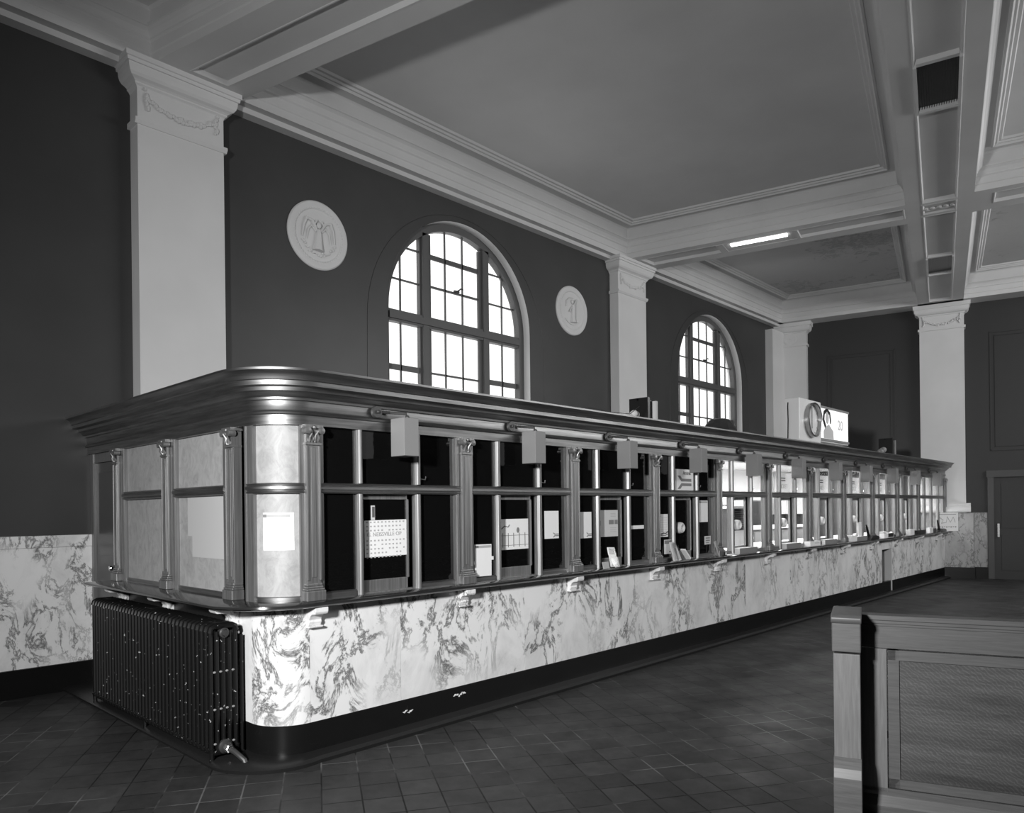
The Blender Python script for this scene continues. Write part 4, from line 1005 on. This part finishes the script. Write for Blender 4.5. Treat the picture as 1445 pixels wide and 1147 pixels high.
fitting(14.95, 4.50, 2.64, 1.05, 'dark hooded floodlight on the cornice to the right of the clock sign', 'mid')
t = empty('dome_fan', (11.2, 5.9, 2.605), 'dark dome-shaped vent cap on the office roof before the second arched window', 'vent cap')
q = MB(); q.lathe([(0.27, 0.0), (0.27, 0.36), (0.22, 0.46), (0.16, 0.53), (0.08, 0.55), (0.01, 0.555)], (0, 0, 0), 'z', 12); q.build('dome', M['dark'], t)
# fine loose wire on the cornice
t = empty('loose_wire', (5.5, 4.28, 2.64), 'thin loose wire lying on the counter cornice', 'wire'); q = MB(); q.tube([(0, 0, 0.004), (0.15, 0.01, 0.02), (0.4, 0.02, 0.006), (0.75, 0.0, 0.012), (0.95, 0.02, 0.11)], 0.0035, 5); q.build('strand', M['dark'], t)

# ------------------------------------------------------------------ ceiling vents and strip light
def vent(u0, u1, label):
    t = empty('ceiling_vent', (0, 0, 0), label, 'air vent', 'square vents in the long ceiling beam'); v_ = 0.195; z = ZS
    q = MB()
    for a in ((u0 - 0.03, u1 + 0.05, -v_ - 0.03, -v_), (u0 - 0.03, u1 + 0.05, v_, v_ + 0.03), (u1, u1 + 0.05, -v_, v_)): q.box(a[0], a[1], a[2], a[3], z - 0.03, z + 0.06, R=RG)
    q.box(u0 - 0.06, u0, -v_, v_, z - 0.004, z + 0.05, R=RG); q.build('vent_frame', M['ceil'], t)
    q = MB(); q.box(u0, u1, -v_, v_, z + 0.035, z + 0.045, R=RG); q.build('dark_backing', M['black'], t)
    q = MB()
    for k in range(16): vv = -v_ + 0.012 + k * 0.0245; q.box(u0, u1, vv, vv + 0.004, z + 0.005, z + 0.035, R=RG)
    q.build('grille', M['black'], t)
vent(8.88, 9.88, 'large dark grille in the long ceiling beam, nearer the camera'); vent(15.9, 17.0, 'smaller-looking dark grille in the long beam by the far wall')
t = empty('ceiling_light', (0, 0, 0), 'glowing strip light sunk in the crosswise ceiling beam', 'ceiling light')
q = MB(); q.box(13.10, 13.19, 2.22, 3.16, ZS - 0.03, ZS + 0.0, R=RG); q.build('lamp_tube', M['tube'], t)
q = MB(); q.box(13.05, 13.46, 2.10, 3.28, ZS + 0.0, ZS + 0.035, R=RG); q.box(13.04, 13.47, 2.05, 2.10, ZS - 0.01, ZS + 0.04, R=RG); q.box(13.04, 13.47, 3.28, 3.40, ZS - 0.01, ZS + 0.04, R=RG); q.build('housing', M['ceil'], t)

# ------------------------------------------------------------------ radiator beside the short side
t = empty('radiator', (2.15, 4.86, 0), 'black cast-iron column radiator under the ledge on the short side of the counter', 'radiator')
def section(last_=False):
    q = MB()
    for k in range(5):
        x = 0.018 + k * 0.043
        q.tube([(x, 0, 0.10), (x, 0, 0.90)], 0.016, 8)
    q.tube([(0.012, 0, 0.895), (0.02, 0, 0.925), (0.04, 0, 0.935), (0.17, 0, 0.935), (0.19, 0, 0.925), (0.198, 0, 0.895)], 0.021, 8)
    q.tube([(0.012, 0, 0.125), (0.02, 0, 0.10), (0.04, 0, 0.09), (0.17, 0, 0.09), (0.19, 0, 0.10), (0.198, 0, 0.125)], 0.021, 8)
    return q.build('section', M['iron'], t, smooth=True)
s0 = section(); NS = 36
for k in range(1, NS):
    c = s0.copy(); COL.objects.link(c); c.location = (0, k * 0.0665, 0)
for y in (0.0, 1.17, 2.33):
    for x in (0.02, 0.19):
        q = MB(); q.tube([(x, y, 0.12), (x, y, 0.05), (x, y - 0.0, 0.0)], [0.022, 0.016, 0.024], 8); q.build('leg', M['iron'], t, smooth=True)
for z in (0.63, 0.38, 0.15):
    for k in range(4):
        q = MB(); q.ball((0.04 + k * 0.043, -0.012, z), 0.011, 0.008, 0.008, 8, 6); q.build('web_lug', M['mid'], t, smooth=True)
q = MB(); q.lathe([(0.03, 0.02), (0.034, -0.025), (0.025, -0.03), (0.02, -0.05), (0.005, -0.052)], (0.105, 0, 0.89), 'y', 14); q.build('top_plug', M['dark'], t, smooth=True)
q = MB(); q.lathe([(0.045, 0.0), (0.048, -0.03), (0.04, -0.04), (0.034, -0.06)], (0.105, 0, 0.125), 'y', 16); q.tube([(0.105, -0.05, 0.125), (0.125, -0.13, 0.10), (0.15, -0.20, 0.06), (0.16, -0.22, 0.0)], [0.02, 0.018, 0.018, 0.02], 10)
vo = q.build('valve', M['dark'], t, smooth=True)
q = MB(); q.lathe([(0.03, -0.055), (0.03, -0.085), (0.022, -0.09)], (0.108, 0, 0.12), 'y', 6); q.build('brass_nut', M['chrome'], vo)
q = MB(); q.tube([(0.235, -0.0, 0.0), (0.235, -0.0, 0.86)], 0.012, 8); q.build('riser_pipe', M['iron'], t, smooth=True)

# ------------------------------------------------------------------ wooden waiting bench, lower right
BA = math.radians(17.9)
t = empty('wooden_bench', (3.964, 1.455, 0), 'high-backed panelled oak waiting bench at the lower right, seen from behind', 'bench', rz=BA)
# local x = away from camera (depth), local y = to the left; panel runs towards -y
W_ = 0.128
q = MB(); q.box(0.0, 0.36, -W_, 0, 0.0, 0.925); q.build('end_post', M['oak_v'], t, bevel=0.004)
q = MB(); q.prism([(0.36, 0.0), (-0.055, 0.0), (-0.055, 0.24), (-0.05, 0.29), (-0.035, 0.335), (-0.012, 0.37), (-0.001, 0.385), (0.36, 0.385)], 'y', -W_ - 0.003, 0.003); q.build('post_base', M['oak_h'], t, bevel=0.003)
q = MB(); q.box(-0.008, 0.37, -W_ - 0.004, 0.006, 0.935, 1.085)
q.prism([(-0.012, 1.085), (-0.022, 1.10), (-0.022, 1.115), (0.0, 1.13), (0.36, 1.13), (0.38, 1.10), (0.38, 1.085)], 'y', -W_ - 0.008, 0.010); q.build('post_cap', M['oak_h'], t, bevel=0.005)
DP = 0.33; LW = 1.75
q = MB(); q.box(DP - 0.02, DP + 0.09, -LW, -W_, 1.065, 1.093); q.box(DP - 0.01, DP + 0.07, -LW, -W_, 1.045, 1.065); q.box(DP - 0.004, DP + 0.06, -LW, -W_, 1.03, 1.045); q.build('top_rail_cap', M['oak_h'], t, bevel=0.004)
q = MB(); q.box(DP, DP + 0.05, -LW, -W_, 0.912, 1.03); q.build('top_rail', M['oak_h'], t)
q = MB(); q.box(DP, DP + 0.05, -0.255, -W_, 0.12, 0.908); q.build('stile', M['oak_v'], t)
q = MB(); q.box(DP, DP + 0.05, -LW, -1.62, 0.12, 0.908); q.build('stile', M['oak_v'], t)
q = MB(); z0, z1, y0, y1 = 0.145, 0.902, -1.61, -0.262
q.box(DP + 0.004, DP + 0.045, y0, y1, z1 - 0.055, z1); q.box(DP + 0.004, DP + 0.045, y0, y1, z0, z0 + 0.05); q.box(DP + 0.004, DP + 0.045, y1 - 0.055, y1, z0, z1); q.box(DP + 0.004, DP + 0.045, y0, y0 + 0.055, z0, z1); q.build('panel_frame', M['oak_h'], t)
q = MB(); q.box(DP + 0.02, DP + 0.035, y0 + 0.055, y1 - 0.055, z0 + 0.05, z1 - 0.055); q.build('back_panel', M['oak_p'], t)
q = MB(); q.box(DP, DP + 0.06, -LW, -W_, 0.02, 0.14); q.prism([(DP, 0.0), (DP - 0.03, 0.0), (DP - 0.03, 0.05), (DP, 0.10)], 'y', -LW, -W_); q.build('base_rail', M['oak_h'], t)
q = MB(); q.box(DP + 0.06, DP + 0.52, -LW, -W_, 0.40, 0.44); q.box(DP + 0.50, DP + 0.53, -LW, -W_, 0.33, 0.44); q.build('seat', M['oak_h'], t)
q = MB(); q.box(DP + 0.02, DP + 0.55, -LW - 0.06, -LW, 0.0, 0.95); q.build('end_board', M['oak_v'], t)
q = MB(); q.box(0.36, DP + 0.55, -0.06, 0, 0.0, 0.66); q.build('end_board', M['oak_v'], t)
